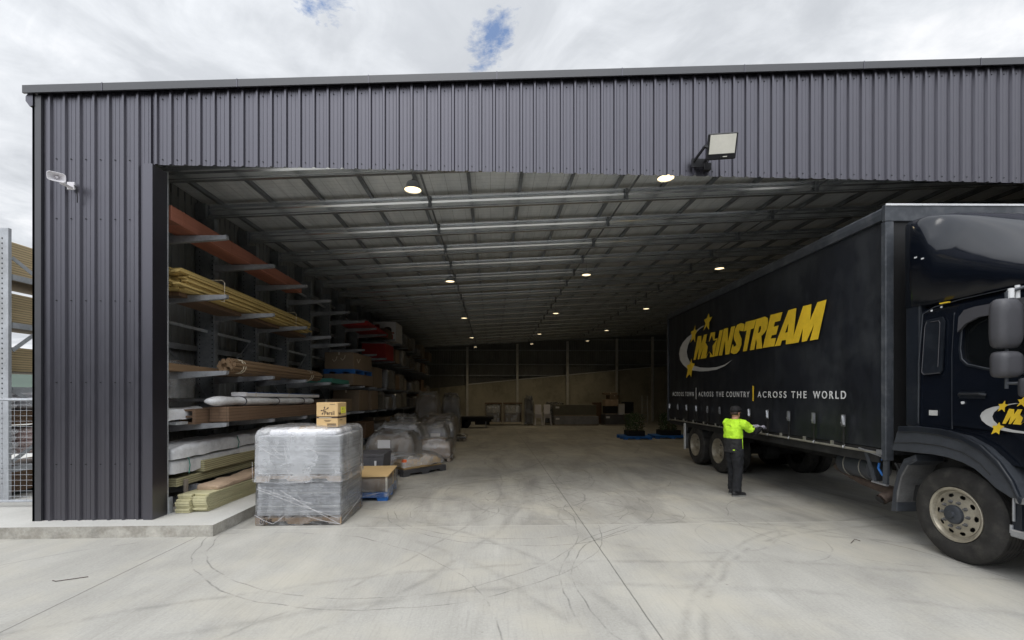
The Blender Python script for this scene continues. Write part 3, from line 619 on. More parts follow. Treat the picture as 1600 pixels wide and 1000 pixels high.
# level 3
def poles(label, cx, cz, y0, y1, R_, n, m, straps):
    t = thing('pole_bundle', label, 'pole bundle', (cx, y0, cz)); rr = random.Random(9)
    pts = [(0, 0)]+[(R_*.52*math.cos(a), R_*.52*math.sin(a)) for a in [k*math.pi/3 for k in range(6)]]+[(R_*.88*math.cos(a), R_*.74*math.sin(a)) for a in [k*math.pi/5+.2 for k in range(10)]]
    for x, z in pts[:n]:
        r = R_*rr.uniform(.22, .30); a = rr.uniform(-.08, .08); b = MB()
        b.tube([(cx+x, y0+a, cz+z), (cx+x+rr.uniform(-.01, .01), (y0+y1)/2, cz+z-.02), (cx+x, y1, cz+z-.05)], [r, r*1.03, r*.92], 10); b.build('pole', m, t, True, smooth=True)
    for y in straps:
        b = MB(); b.tube([(cx+R_*1.08*math.cos(q), y, cz-.016*(y-y0)+R_*.98*math.sin(q)) for q in [k*math.pi/12 for k in range(25)]], .008, 5); b.build('strap', 'strap', t, True)
poles('thick strapped bundle of brown peeled poles on the third rack level', -4.46, 2.325, 7.75, 11.6, .125, 17, 'log', (7.98, 8.05, 10.9, 11.0))
for i, (x0, x1, y0, y1, h) in enumerate(((-5.15, -5.0, 6.7, 10.8, .13), (-4.93, -4.8, 6.6, 9.4, .11))):
    pack('timber_post', ('square brown post lying behind the pole bundle', 'rough brown post lying nearer the aisle beside the pole bundle')[i], 'log', x0, x1, y0, y1, 2.20, 2.20+h, cat='post')
shroud('loose_film', 'clear_dim', None, -5.22, -4.95, 6.75, 7.6, 1.78, 2.35, shoulder=.1, inset=.1, bulge=.06, lump=.08, n=40, m=10, seed=3); tag(bpy.data.objects['loose_film'], 'torn clear plastic film hanging down from the third rack level by the jamb', 'plastic film')
# level 4
pack('timber_pack', 'long dark brown timber pack on the fourth rack level above the wrapped stack', 'brown_pack', -4.52, -4.22, 7.35, 12.6, 1.40, 1.64, (.12, .5), 'brown_pack')
t = thing('timber_pack', 'open ended brown boxed timber next to the jamb on the fourth rack level', 'timber pack', (-4.75, 7.1, 1.40))
for x0, x1, z0, z1 in ((-4.98, -4.54, 1.40, 1.43), (-4.98, -4.54, 1.60, 1.63), (-4.98, -4.93, 1.43, 1.60), (-4.79, -4.74, 1.43, 1.60), (-4.59, -4.54, 1.43, 1.60), (-4.93, -4.79, 1.505, 1.53), (-4.74, -4.59, 1.505, 1.53)):
    b = MB(); b.box(x0, x1, 7.05, 12.0, z0-.02, z1-.02); b.build('board', 'brown_pack', t, True)
t = thing('wrapped_pack', 'torn white wrapped pack showing brown timber on the fourth rack level', 'wrapped pack', (-5.05, 6.6, 1.4))
b = MB(); b.box(-5.2, -4.85, 6.62, 9.0, 1.50, 1.56); b.build('boards', 'red_timber', t, True)
shroud('wrapper', 'white_wrap', t, -5.22, -4.72, 6.55, 7.55, 1.44, 1.62, shoulder=.05, inset=.1, bulge=.02, lump=.04, n=60, m=5, seed=8, hem=.04)
b = MB(); b.box(-4.86, -4.62, 6.75, 7.0, 1.39, 1.43); b.box(-4.86, -4.84, 6.75, 8.6, 1.39, 1.46); b.build('steel_channel', 'galv', t, True)
t = thing('wrapped_roll', 'row of white wrapped rolls tied with bands on top of the brown timber pack', 'wrapped roll', (-4.4, 7.5, 1.66))
rs = []; rr = random.Random(3)
for i in range(41):
    f = i/40; y = 7.15+4.0*f; r = .085*(1-.22*(abs(math.sin(f*9.5))**8))*(min(1, (f+.012)*14)**.5)*(min(1, (1.012-f)*14)**.5); rs.append([(-4.42+1.6*r*math.cos(a), y, 1.73-.016*(y-7.2)+r*math.sin(a)+.006*mn.noise(Vector((y*3, a, 0)))) for a in [k*math.pi/8 for k in range(16)]])
b = MB(); b.rings(rs); b.build('roll_wrap', 'white_wrap', t, smooth='all', world=True)
for y in (8.0, 9.2, 10.4):
    b = MB(); b.tube([(-4.42+.137*math.cos(q), y, 1.73-.016*(y-7.2)+.086*math.sin(q)) for q in [k*math.pi/8 for k in range(17)]], .008, 5); b.build('band', 'cast_grey', t, True)
t = pack('flat_carton', 'long flat white carton with blue edge lying on the wrapped rolls', 'white_paper', -4.55, -4.3, 8.0, 11.3, 1.80, 1.87, (.1, .5, .9), cat='flat carton')
b = MB(); b.box(-.127, .127, .05, 3.25, .052, .06); o = b.build('blue_edge', 'blue_plastic', t); o.rotation_euler = (-.016, 0, 0); o.location.z = .014
# level 5 boards and white wrap
pack('timber_pack', 'pale green treated boards on the lowest rack arms under white wrap', 'green_pack', -5.2, -4.66, 6.82, 11.5, .47, .60)
pack('timber_pack', 'second layer of pale green boards set back above the lowest pack', 'green_pack', -5.18, -4.60, 7.35, 11.6, .605, .78)
t = thing('wrapped_pack', 'white wrapped long pack with green strap above the pale green boards', 'wrapped pack', (-4.9, 7, .8))
shroud('wrapper', 'white_wrap', t, -5.2, -4.66, 6.75, 11.4, .66, .86, shoulder=.05, inset=.08, bulge=.022, lump=.03, n=120, m=5, seed=2, hem=.05)
b = MB(); b.tube([(-4.62, 7.02, .64), (-4.61, 7.03, .76), (-4.62, 7.02, .87), (-4.75, 7.0, .90), (-5.0, 7.0, .905)], .008, 5); b.build('strap', 'green_strap', t, True)
t = thing('wrapped_pack', 'uppermost white wrapped long pack below the fourth rack level', 'wrapped pack', (-4.9, 7, .9))
shroud('wrapper', 'white_wrap', t, -5.22, -4.62, 6.72, 11.6, .89, 1.08, shoulder=.06, inset=.09, bulge=.025, lump=.035, n=120, m=5, seed=5, hem=.02)
b = MB(); b.box(-5.1, -4.78, 6.68, 6.95, .965, .99); b.build('board_end', 'batten', t, True)
b = MB(); b.tube([(-4.60, 8.3, .87), (-4.58, 8.3, .98), (-4.62, 8.3, 1.09)], .008, 5); b.build('strap', 'green_strap', t, True)
# boards on the slab
t = thing('board_stack', 'stack of pale green treated boards on the slab by the column, paper on top', 'board stack', (-4.27, 6.6, .15)); rr = random.Random(4)
for i in range(2):
    for j in range(8):
        x = -4.50+.205*i; y = 6.56+rr.uniform(-.03, .05)+.05*i
        b = MB(); b.rings([[(x+dx, q, .155+.032*j+dz-.016*(q-6.56)) for dx, dz in ((.002, 0), (.198, 0), (.198+.004*(j % 2), .029), (.002, .029))] for q in (y, 11.6)]); b.build('board', 'green_board', t, True, bevel=.002)
tpap = thing('paper_wrapper', 'crumpled brown paper wrapper lying on the board stack', 'paper', (-4.3, 7.2, .42))
shroud('paper_sheet', 'rope_brown', tpap, -4.46, -4.12, 6.95, 9.6, .405, .47, shoulder=.03, inset=.1, bulge=.02, lump=.035, n=90, m=4, seed=11, hem=.01)
# steel bearer post in front of level 5 boards
t = thing('timber_prop', 'slim pale prop standing on the slab against the lowest boards', 'prop', (-4.62, 6.95, .15)); b = MB(); b.box(-4.64, -4.60, 6.93, 6.98, .15, .56); b.box(-4.85, -4.6, 6.95, 7.0, .15, .165); b.build('prop_post', 'grey_wood', t, True)
# ------------------------------------------------------------------ big wrapped stack
SX0, SX1, SY0, SY1 = -3.32, -2.14, 6.42, 7.44
wood_pallet('wooden pallet on the ground under the big wrapped stack, with black stencil', SX0, SX1, SY0, SY1, 0)
pl = [o for o in bpy.data.objects if o.name.startswith('wooden_pallet')][0]
text_mesh('stencil', '0245', .085, 'ink', pl, lambda x, y, z: (-.53+x, -.513-z, .03+y), .001, bold=.003)
wood_pallet('wooden pallet halfway up the big wrapped stack, between its two loads', SX0+.01, SX1-.01, SY0, SY1, .60, thick=.115)
def sheetstack(label, x0, x1, y0, y1, z0, z1, seed, mt_='sheets'):
    t = thing('sheet_stack', label, 'sheet stack', ((x0+x1)/2, (y0+y1)/2, z0)); rr = random.Random(seed); rs = []; z = z0
    while z < z1-.005:
        h = .0205; j = rr.uniform(-.006, .006); k = rr.uniform(-.006, .006); lip = .007 if rr.random() < .14 else 0
        for zz2 in (z+.001, z+h-.002): rs.append([(x0+j-lip, y0+k-lip, zz2), (x1+j+lip, y0+k-lip, zz2), (x1+j+lip, y1+k, zz2), (x0+j-lip, y1+k, zz2)])
        z += h
    b = MB(); b.rings(rs); b.build('boards', mt_, t, True); return t
t = sheetstack('lower load of silver faced boards in clear film on the ground pallet', SX0+.02, SX1-.02, SY0+.02, SY1-.02, .132, .598, 1)
shroud('film', 'clear', t, SX0-.0, SX1+.0, SY0-.002, SY1, .01, .60, shoulder=.01, inset=.01, bulge=.010, lump=.01, n=140, m=14, seed=21, hem=.01)
film_strands(t, [((SX0+.03, SY0-.03, .52), (SX1-.02, SY0-.03, .10)), ((SX0+.05, SY0-.03, .54), (SX0+.8, SY0-.03, .30)), ((SX0+.35, SY0-.03, .50), (SX1-.01, SY0-.03, .02)), ((SX0+.0, SY0-.03, .16), (SX0+.25, SY0-.03, .03)), ((SX0+.25, SY0-.03, .03), (SX0+.4, SY0-.03, .14)), ((SX0+.60, SY0-.03, .42), (SX0+.66, SY0-.03, .36)), ((SX0+.7, SY0-.03, .14), (SX1, SY0-.03, .02)), ((SX1+.02, SY0+.0, .06), (SX1+.02, SY1-.1, .20))])
t = sheetstack('upper load of pale boards under a cloudy plastic hood', SX0+.03, SX1-.03, SY0+.02, SY1-.02, .718, 1.245, 2, 'sheets_pale')
b = MB()
for i in range(4): b.box(-2.95+.11*i, -2.87+.11*i, 6.7, 7.3, 1.325, 1.34, rz=.35)
b.build('top_slat', 'kraft', t, True)
b = MB(); b.box(SX0+.12, SX1-.12, SY0+.12, SY1-.12, 1.246, 1.33); b.build('top_packing', 'white_paper', t, True, bevel=.03)
shroud('plastic_hood', 'clear_heavy', t, SX0-.012, SX1+.012, SY0-.014, SY1+.01, .60, 1.375, shoulder=.10, inset=.10, bulge=.006, lump=.014, n=180, m=26, seed=33, hem=.03, flare=.015)
film_strands(t, [((SX0-.02, SY0-.045, .9), (SX0-.01, SY0-.045, .62)), ((SX0+.25, SY0-.045, 1.1), (SX0+.42, SY0-.05, .98)), ((SX0+.70, SY0-.045, 1.1), (SX1-.1, SY0-.05, .97)), ((SX0+.22, SY0-.05, .72), (SX0+.2, SY0-.05, .62)), ((SX0+.45, SY0-.05, .80), (SX0+.5, SY0-.05, .70)), ((SX0+.02, SY0-.045, 1.15), (SX0+.35, SY0-.05, .95))], 'white_paper', .0018)
# two cartons on top
def mark_carton(label, z0, z1, upper):
    x0, x1, y0, y1 = -2.655, -2.33, 6.88, 7.22
    t = carton(label, x0, x1, y0, y1, z0, z1, 'kraft', 'small brown printed cartons on the big stack', 0, False); hx, hy, h = (x1-x0)/2, (y1-y0)/2, z1-z0
    fr = lambda x, y, z: (-hx+x, -hy-.0015-z, y); sd = lambda x, y, z: (hx+.0015+z, -hy+x, y)
    if upper:
        text_mesh('brand_print', 'Persil', .085, 'ink', t, lambda x, y, z: fr(.118+x*.80, .026+y, z), .001, bold=.0015, spacing=1.05)
        sp = []
        for cx, cy, a, ln in ((.12, .135, 1.45, .062), (.125, .10, .62, .085), (.085, .10, 3.05, .050), (.10, .085, 4.2, .065), (.10, .115, 2.2, .02)):
            dx, dy = math.cos(a), math.sin(a); sp.append([(.118+dx*ln*r_-dy*w, .088+dy*ln*r_+dx*w) for r_, w in ((.1, .0025), (.55, .004), (.8, .010), (1, .006), (1, -.006), (.8, -.010), (.55, -.004), (.1, -.0025))])
        for q in sp: curve_mesh('splash_print', [q], 'ink', t, .001, fr)
        text_mesh('side_print', 'Persil', .05, 'ink', t, lambda x, y, z: sd(.03+x*.7, .03+y, z), .001, bold=.002)
        b = MB(); b.box(hx+.002, hx+.004, -.06, .13, .045, .145); b.build('yellow_label', 'yellow_label', t)
        text_mesh('label_print', '26\n---', .04, 'ink', t, lambda x, y, z: (hx+.0045+z, -.01+x, .10+y), .0005)
        b = MB(); b.box(.04, .12, -hy-.002, -hy, h-.032, h-.026); b.build('small_print', 'ink', t)
        b = MB(); b.box(-hx+.05, .03, -.06, .05, h-.002, h+.006); b.build('lid_flap', 'kraft_dark', t)
    else:
        b = MB(); b.box(-hx-.002, hx+.002, -hy-.002, hy+.002, h-.022, h-.001); b.build('dark_band', 'ink', t)
        for x_, y_, w_, h_ in ((.04, h-.018, .19, .008), (.12, h-.055, .10, .006), (.135, h-.072, .07, .005), (.02, .016, .085, .012), (.165, .02, .135, .006), (.165, .034, .135, .006), (.165, .048, .135, .006)):
            b = MB(); b.box(-hx+x_, -hx+x_+w_, -hy-.004, -hy-.0005, y_, y_+h_); b.build('small_print', 'strap' if y_ == h-.018 else 'ink', t)
        b = MB(); b.box(hx, hx+.003, -.1, .0, h-.055, h-.047); b.build('small_print', 'ink', t)
    t.rotation_euler.z = R(-3); return t
mark_carton('lower brown carton with small print on the big wrapped stack', 1.345, 1.50, False)
mark_carton('upper brown carton with splash logo and yellow label', 1.503, 1.715, True)
# ------------------------------------------------------------------ loads on the floor along the racks
F0 = lambda y: floorz(0, y)
plastic_pallet('blue plastic pallet right behind the big wrapped stack', -2.42, 8.36, F0(8.3), R(4), 1.12, 1.1, 'blue_plastic')
t = thing('boxed_load', 'low brown boxed load with flat cardboard lid on the blue pallet', 'boxed load', (-2.42, 8.36, .145), R(4))
b = MB(); b.box(-.54, .54, -.52, .52, 0, .26); b.build('box_body', 'kraft_dark', t, bevel=.01)
b = MB(); b.box(-.57, .57, -.55, .55, .262, .282); b.build('lid', 'kraft', t)
for x, y in ((-.53, -.53), (.52, -.53), (.52, .5)):
    b = MB(); b.box(x, x+.03, y, y+.03, 0, .262); b.build('corner_guard', 'strap', t)
b = MB(); b.box(.535, .55, .12, .24, .0, .262); b.build('edge_guard', 'kraft', t)
t0 = t; b = MB(); b.rings(shroud_rings(-.57, .57, -.55, .55, -.08, .25, shoulder=.02, inset=.01, bulge=.014, lump=.01, n=90, m=8, seed=4, hem=.03, flare=.02)[:9], caps=False); b.build('film', 'clear', t, fix=False, smooth='all')
film_strands(t, [((-2.9, 7.78, .35), (-2.5, 7.77, .05)), ((-2.5, 7.77, .05), (-1.95, 7.80, .14))])
# charcoal tub behind
t = thing('storage_tub', 'dark grey lidded tub between the blue pallet and the racks', 'tub', (-2.6, 9.55, F0(9.5)))
b = MB(); b.rings([[(x*k, y*k, z) for x, y in ((-.38, -.34), (.38, -.34), (.38, .34), (-.38, .34))] for z, k in ((0, .94), (.58, 1), (.58, 1.03), (.64, 1.03), (.64, .96))]); b.build('tub_body', 'cast_grey', t, bevel=.015)
b = MB(); b.box(-.1, -.02, -.36, -.352, .3, .46); b.box(.2, .24, -.36, -.352, .34, .5); b.build('tub_label', 'white_paper', t)
# rotated pallet with film covered cardboard
plastic_pallet('grey plastic pallet set at an angle at the aisle edge', -1.95, 10.9, F0(10.5), R(47), 1.25, 1.05, 'grey_plastic')
t = thing('wrapped_load', 'crumpled clear film over flat brown cardboard, orange tag at its corner', 'wrapped load', (-1.95, 10.9, F0(10.5)+.145), R(47))
b = MB(); b.rings([[(x*k, y*k, z) for x, y in ((-.55, -.46), (.55, -.46), (.55, .46), (-.55, .46))] for z, k in ((0, 1), (.14, .95), (.20, .8))]); b.build('card_body', 'kraft', t, bevel=.01)
b = MB(); b.rings(shroud_rings(-.57, .57, -.48, .48, .06, .29, shoulder=.12, inset=.2, bulge=.035, lump=.05, n=80, m=8, seed=6, hem=.04, flare=.02), caps=False); b.build('film', 'clear_heavy', t, fix=False, smooth='all')
b = MB(); b.box(-.60, -.50, -.50, -.40, .16, .24); b.build('orange_tag', 'orange_tape', t, bevel=.02)
def mound(label, x0, x1, y0, y1, h, m_in='cast_grey', m_out='clear_dim', seed=0, base=0, group=None, paper=None, tape=False, pal='grey_wood', lump=.05):
    fz = F0((y0+y1)/2); t = thing('wrapped_load', label, 'wrapped load', ((x0+x1)/2, (y0+y1)/2, fz+base), 0, group); z0 = fz+base
    if not base:
        b = MB(); b.box(x0+.02, x1-.02, y0+.02, y1-.02, z0+.09, z0+.12); b.box(x0+.02, x0+.12, y0+.02, y1-.02, z0, z0+.09); b.box(x1-.12, x1-.02, y0+.02, y1-.02, z0, z0+.09); b.box((x0+x1)/2-.05, (x0+x1)/2+.05, y0+.02, y1-.02, z0, z0+.09); b.build('pallet_base', pal, t, True); z0 += .125
    rr = random.Random(seed); hh = h-(z0-fz-base)
    b = MB(); b.rings(shroud_rings(x0+.06, x1-.06, y0+.06, y1-.06, z0, z0+hh*.9, shoulder=hh*.35, inset=.25, bulge=.02, lump=lump, n=40, m=5, seed=seed)); b.build('goods', m_in, t, True, smooth='all')
    shroud('film', m_out, t, x0, x1, y0, y1, z0, z0+hh, shoulder=hh*.4, inset=.28, bulge=.03, lump=lump, n=80, m=10, seed=seed+1)
    if paper: b = MB(); b.box(x1-paper[0]-.3, x1-paper[0], y0-.07, y0-.062, z0+paper[1], z0+paper[1]+.2); b.build('paper_note', 'white_paper', t, True)
    if tape:
        b = MB(); b.tube([(x0+.1, y0-.06, z0+.14), ((x0+x1)/2, y0-.08, z0+.24), (x1, y0-.06, z0+.2)], .018, 6); b.tube([(x0+.3, y0-.06, z0+.02), (x0+.45, y0-.08, z0+.3)], .018, 6); b.build('orange_band', 'orange_tape', t, True)
    return t
mound('tall dusty film wrapped load with white note and orange bands', -3.1, -1.95, 11.1, 12.3, .92, 'kraft_dark', 'clear_dim', 1, paper=(.55, .42), tape=True)
mound('low white wrapped bundle with orange corner in front of the dusty load', -2.6, -1.75, 10.55, 11.1, .42, 'white_paper', 'clear_heavy', 31)
mound('low rounded clear film mound with pale goods inside beside the angled pallet', -2.2, -1.15, 12.4, 13.6, .62, 'rope_brown', 'clear_heavy', 2)
mound('wide load under white film sheet close to the racks', -3.3, -2.0, 12.7, 13.9, 1.03, 'mid_grey', 'clear_heavy', 3)
mound('grey wrapped crate with a white front panel beyond the dusty load', -2.25, -1.45, 14.2, 15.2, .95, 'mid_grey', 'clear_dim', 4, paper=(.2, .35))
carton('white cardboard box with two folded flaps beyond the film mound', -1.95, -1.5, 13.65, 14.1, F0(14), F0(14)+.55, 'white_paper')
mound('clear wrapped pale crate beyond the white flapped box', -2.2, -1.4, 16.0, 17.0, .98, 'mid_grey', 'clear_heavy', 5)
mound('wide brown wrapped load with sagging top at the end of the first floor row', -3.0, -1.5, 18.2, 19.8, 1.12, 'kraft_dark', 'clear_dim', 6)
mound('low dark bundle on the floor at the aisle side of the brown load', -1.6, -1.1, 18.6, 19.2, .25, 'black', 'clear_dim', 61)
mound('tall irregular wrapped stack of brown goods at rack side', -3.5, -2.5, 20.5, 21.7, 2.1, 'kraft_dark', 'clear_dim', 7)
mound('dark jagged pile of offcuts beside the light patch of the back wall', -2.6, -1.7, 23.0, 24.0, 2.0, 'cast_grey', 'clear_dim', 8, lump=.2)
mound('dusty crate pushed under the rack beyond the open aisle', -3.5, -2.6, 15.5, 16.6, 1.2, 'cast_grey', 'clear_dim', 9)
mound('charcoal wrapped load by the rack feet', -3.55, -2.8, 14.2, 15.2, 1.0, 'cast_grey', 'clear_dim', 10)
# ------------------------------------------------------------------ goods in the far racks
def rk(i, y): return LV[i]+rackz(y)+.032
t = carton('large white and red printed carton on the top rack level', -5.25, -4.25, 19.9, 21.2, rk(0, 20), rk(0, 20)+.86, 'white_paper', tape=False)
for x0, x1, z0, z1 in ((-.42, -.22, .42, .74), (-.15, .42, .34, .40), (-.02, .12, .05, .30), (.18, .36, .05, .30)):
    b = MB(); b.box(x0, x1, -.654, -.650, z0, z1); b.build('red_print', 'red_print', t)
b = MB(); b.lathe([(-.655, .18), (-.651, .18)], (.13, 0, .5), 'y', 20); b.add([(.13+.18*math.cos(a), -.656, .5+.14*math.sin(a)) for a in [k*math.pi/8 for k in range(16)]], [tuple(range(16))]); b.build('dark_print', 'ink', t)
pack('timber_pack', 'short bright red pack on the top rack level before the printed carton', 'red_print', -5.2, -4.3, 15.6, 18.6, rk(0, 15.6), rk(0, 15.6)+.14)
pack('timber_pack', 'dark slatted pack under the printed carton', 'brown_pack', -5.2, -4.4, 18.8, 19.8, rk(0, 18.8), rk(0, 18.8)+.4)
t = carton('dark red carton on the second rack level below the printed carton', -5.25, -4.3, 18.2, 19.6, rk(1, 18.2), rk(1, 18.2)+.62, 'red_print', tape=False)
b = MB(); b.box(-.475, .475, -.72, .7, .622, .68); b.build('lid', 'mid_grey', t)
t = carton('large brown carton with chalk marks on a blue pallet, third rack level', -5.2, -4.32, 14.1, 16.2, rk(2, 14)+.50, rk(2, 14)+1.02, 'kraft_dark')
for q in ((-.2, .3), (.05, .34)):
    b = MB(); b.tube([(q[0], -1.055, q[1]), (q[0]+.05, -1.055, q[1]-.07), (q[0]+.12, -1.055, q[1]), (q[0]+.14, -1.055, q[1]+.09)], .01, 5); b.build('chalk_mark', 'strap', t)
b = MB(); b.tube([(.445, -.7, .33), (.445, -.55, .22), (.445, -.35, .36)], .01, 5); b.build('chalk_mark', 'strap', t)
plastic_pallet('blue plastic pallet between two brown cartons on the third rack level', -4.76, 15.1, rk(2, 14)+.355, 0, .95, 2.0, 'blue_plastic')
carton('wide brown carton under the blue pallet on the third rack level', -5.2, -4.3, 14.0, 16.3, rk(2, 14), rk(2, 14)+.35, 'kraft_dark', tape=False)
carton('brown carton following the marked carton on the third rack level', -5.2, -4.35, 16.6, 17.8, rk(2, 16.6), rk(2, 16.6)+.75, 'kraft_dark')
pack('timber_pack', 'pack with green painted end on the third rack level', 'green_strap', -5.0, -4.3, 12.2, 13.6, rk(2, 12.2), rk(2, 12.2)+.12)
rr = random.Random(12); far = {}
def far_label(kind, m_, lvl):
    k = (kind, m_, lvl); far[k] = far.get(k, 0)+1
    col_ = {'kraft_dark': 'dull brown', 'cast_grey': 'charcoal', 'mid_grey': 'mid grey', 'brown_pack': 'dark timber brown', 'grey_wood': 'weathered wood grey'}[m_]
    o_ = ['nearest', 'second', 'third', 'fourth', 'fifth', 'sixth', 'seventh', 'eighth', 'ninth', 'tenth'][far[k]-1]
    return f"{col_} {kind}, {o_} like it on the {['topmost', 'second', 'third', 'fourth', 'lowest'][lvl]} level of dim racks"
for lvl, ya, yb in ((0, 21.6, 31), (1, 20.0, 31), (2, 18.2, 31), (3, 13.2, 31), (4, 12.2, 31)):
    y = ya
    while y < yb:
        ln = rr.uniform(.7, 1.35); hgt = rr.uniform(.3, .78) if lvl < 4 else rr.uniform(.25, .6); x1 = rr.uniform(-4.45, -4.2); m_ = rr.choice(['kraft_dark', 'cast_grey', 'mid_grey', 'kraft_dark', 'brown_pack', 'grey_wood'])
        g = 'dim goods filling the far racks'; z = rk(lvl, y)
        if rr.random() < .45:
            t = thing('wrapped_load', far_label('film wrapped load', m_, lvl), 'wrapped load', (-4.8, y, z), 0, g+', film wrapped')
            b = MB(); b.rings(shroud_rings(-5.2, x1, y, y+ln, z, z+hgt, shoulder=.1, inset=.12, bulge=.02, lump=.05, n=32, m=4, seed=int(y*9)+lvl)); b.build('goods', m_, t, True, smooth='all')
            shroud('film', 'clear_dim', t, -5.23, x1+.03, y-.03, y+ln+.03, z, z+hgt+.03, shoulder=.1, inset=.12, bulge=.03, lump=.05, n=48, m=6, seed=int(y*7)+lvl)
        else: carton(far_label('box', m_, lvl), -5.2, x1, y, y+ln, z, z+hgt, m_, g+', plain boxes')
        y += ln+rr.uniform(.1, .5)
# goods against the back
FB = lambda y: floorz(0, y)
z = FB(27.7)
t = thing('flatbed_trolley', 'low black steel flatbed trolley standing empty before the back wall', 'trolley', (-1.2, 27.9, z))
b = MB(); b.box(-1.1, 1.25, -.6, .6, .55, .70); b.build('deck', 'black', t, bevel=.01)
b = MB(); b.box(-.85, 1.1, -.5, -.42, .40, .55); b.box(-.85, 1.1, .42, .5, .40, .55); b.build('frame', 'black', t)
for x in (-.75, -.45): 
    for y in (-.5, .4): b = MB(); b.lathe([(0, .02), (0, .27), (.12, .27), (.12, .02)], (x-.0, y, .27), 'y', 18); b.build('wheel', 'black', t)
for x in (.75,):
    for y in (-.5, .46): b = MB(); b.box(x, x+.05, y, y+.05, 0, .42); b.build('leg', 'mid_grey', t)
b = MB(); b.box(.1, 1.0, -.3, .3, .2, .42); b.build('drawbar', 'black', t)
def crate(label, x0, x1, y0, y1, h, inner):
    z = FB(y0); t = thing('open_crate', label, 'crate', ((x0+x1)/2, (y0+y1)/2, z))
    b = MB(); b.box(x0, x1, y0, y1, z+.1, z+.2); b.build('crate_base', 'strap', t, True)
    for x in (x0, x1-.08):
        b = MB(); b.box(x, x+.08, y0, y0+.08, z+.2, z+h); b.build('post', 'grey_wood', t, True)
    b = MB(); b.box(x0, x1, y0, y1, z+h, z+h+.08); b.build('top_board', 'brown_pack', t, True)
    b = MB(); b.box(x0+.12, x1-.12, y0+.15, y1-.1, z+.2, z+h*.55); b.build('goods', 'kraft_dark', t, True)
    shroud('film', 'clear_heavy', t, x0+.1, x1-.1, y0+.1, y1-.1, z+.2, z+h-.05, shoulder=.1, inset=.1, bulge=.03, lump=.05, n=60, m=8, seed=inner)
crate('first open crate with white film inside, left of two by the back wall', -.55, .62, 30.5, 31.6, 1.45, 3)
crate('second open crate with cardboard and film, right of two by the back wall', .72, 2.0, 30.5, 31.6, 1.45, 5)
def chair_stack(label, x, y, group):
    z = FB(y); t = thing('plastic_chair_stack', label, 'chairs', (x, y, z), R(180), group)
    for sx in (-1, 1):
        for sy in (-1, 1):
            b = MB(); b.bar((sx*.24, sy*.24, .0), (sx*.19, sy*.18, .72), .045, .05); b.build('leg', 'white_plastic', t)
    for k in range(5):
        b = MB(); b.box(-.23, .23, -.22, .24, .50+.07*k, .53+.07*k); b.build('seat', 'white_plastic', t, bevel=.01)
    b = MB(); b.rings([[(-.22, -.22-.12*f, .55+.85*f), (.22, -.22-.12*f, .55+.85*f), (.22, -.26-.12*f, .55+.85*f), (-.22, -.26-.12*f, .55+.85*f)] for f in (0, .5, 1)]); b.build('backrest', 'white_plastic', t, bevel=.02)
    for sx in (-.25, .22):
        b = MB(); b.box(sx, sx+.04, -.2, .2, .88, .91); b.build('armrest', 'white_plastic', t)
chair_stack('white plastic chairs stacked high, left of two stacks by the back wall', 3.1, 30.3, 'stacked white chairs')
chair_stack('white plastic chairs stacked high, right of two stacks by the back wall', 3.72, 30.4, 'stacked white chairs')
def bx(name, label, cat, m, x0, x1, y0, y1, h0, h1, lip=True):
    z = FB(y0); t = thing(name, label, cat, ((x0+x1)/2, (y0+y1)/2, z+h0)); b = MB(); b.box(x0, x1, y0, y1, z+h0+.08, z+h1); b.build('goods', m, t, True, bevel=.02)
    b = MB(); b.box(x0, x1, y0, y0+.1, z+h0, z+h0+.08); b.box(x0, x1, y1-.1, y1, z+h0, z+h0+.08); b.build('bearer', 'grey_wood', t, True)
    if lip: b = MB(); b.box(x0+.05, x0+.3, y0-.006, y0-.001, z+h1-.22, z+h1-.1); b.build('paper_note', 'white_paper', t, True)
bx('panel_stack', 'long grey panel stack on the floor before the back wall', 'panel stack', 'mid_grey', 4.15, 7.1, 29.8, 31, 0, .62)
bx('panel_stack', 'dark olive panel stack resting on the long grey one', 'panel stack', 'olive', 4.15, 6.95, 29.85, 31, .64, 1.38)
mound('flattened dark film heap on top of the olive panel stack', 3.6, 5.2, 31.2, 32.2, 1.5, 'cast_grey', 'clear_dim', 14, lump=.12)
bx('cupboard', 'dull reddish brown cupboard between the two panel stacks', 'cupboard', 'brown_pack', 7.15, 7.75, 31.6, 32.2, 0, 1.55, False)
bx('panel_stack', 'plain grey panel stack at the foot of the carton pile', 'panel stack', 'cast_grey', 7.5, 9.2, 29.6, 30.8, 0, .72)
bx('tool_case', 'black case on the right hand grey panel stack', 'case', 'black', 7.55, 8.35, 29.7, 30.6, .74, 1.30, False)
bx('tool_case', 'tall black case at the right end of the panel stack', 'case', 'black', 8.85, 9.45, 29.7, 30.6, .74, 1.58, False)
carton('dull pinkish brown carton on the black case', 7.55, 8.4, 29.75, 30.6, FB(30)+1.32, FB(30)+1.75, 'rope_brown')
carton('small brown carton leaning halfway up the carton pile', 7.8, 8.4, 29.75, 30.5, FB(30)+1.76, FB(30)+2.05, 'kraft_dark', rz=R(8))
carton('flattened brown carton topping the carton pile', 7.45, 8.4, 29.75, 30.5, FB(30)+2.06, FB(30)+2.22, 'kraft_dark', rz=R(-5))
carton('white carton stood on end between the black cases', 8.42, 8.82, 29.7, 30.2, FB(30)+.74, FB(30)+1.45, 'white_paper', rz=R(6))
mound('tangle of grey film between the crates and the white chairs', 2.15, 2.75, 30.2, 31, 1.9, 'cast_grey', 'clear_dim', 15, lump=.3)
t = thing('step_ladder', 'aluminium ladder leaning by the right end column of the back wall', 'ladder', (10.6, 31, FB(31)))
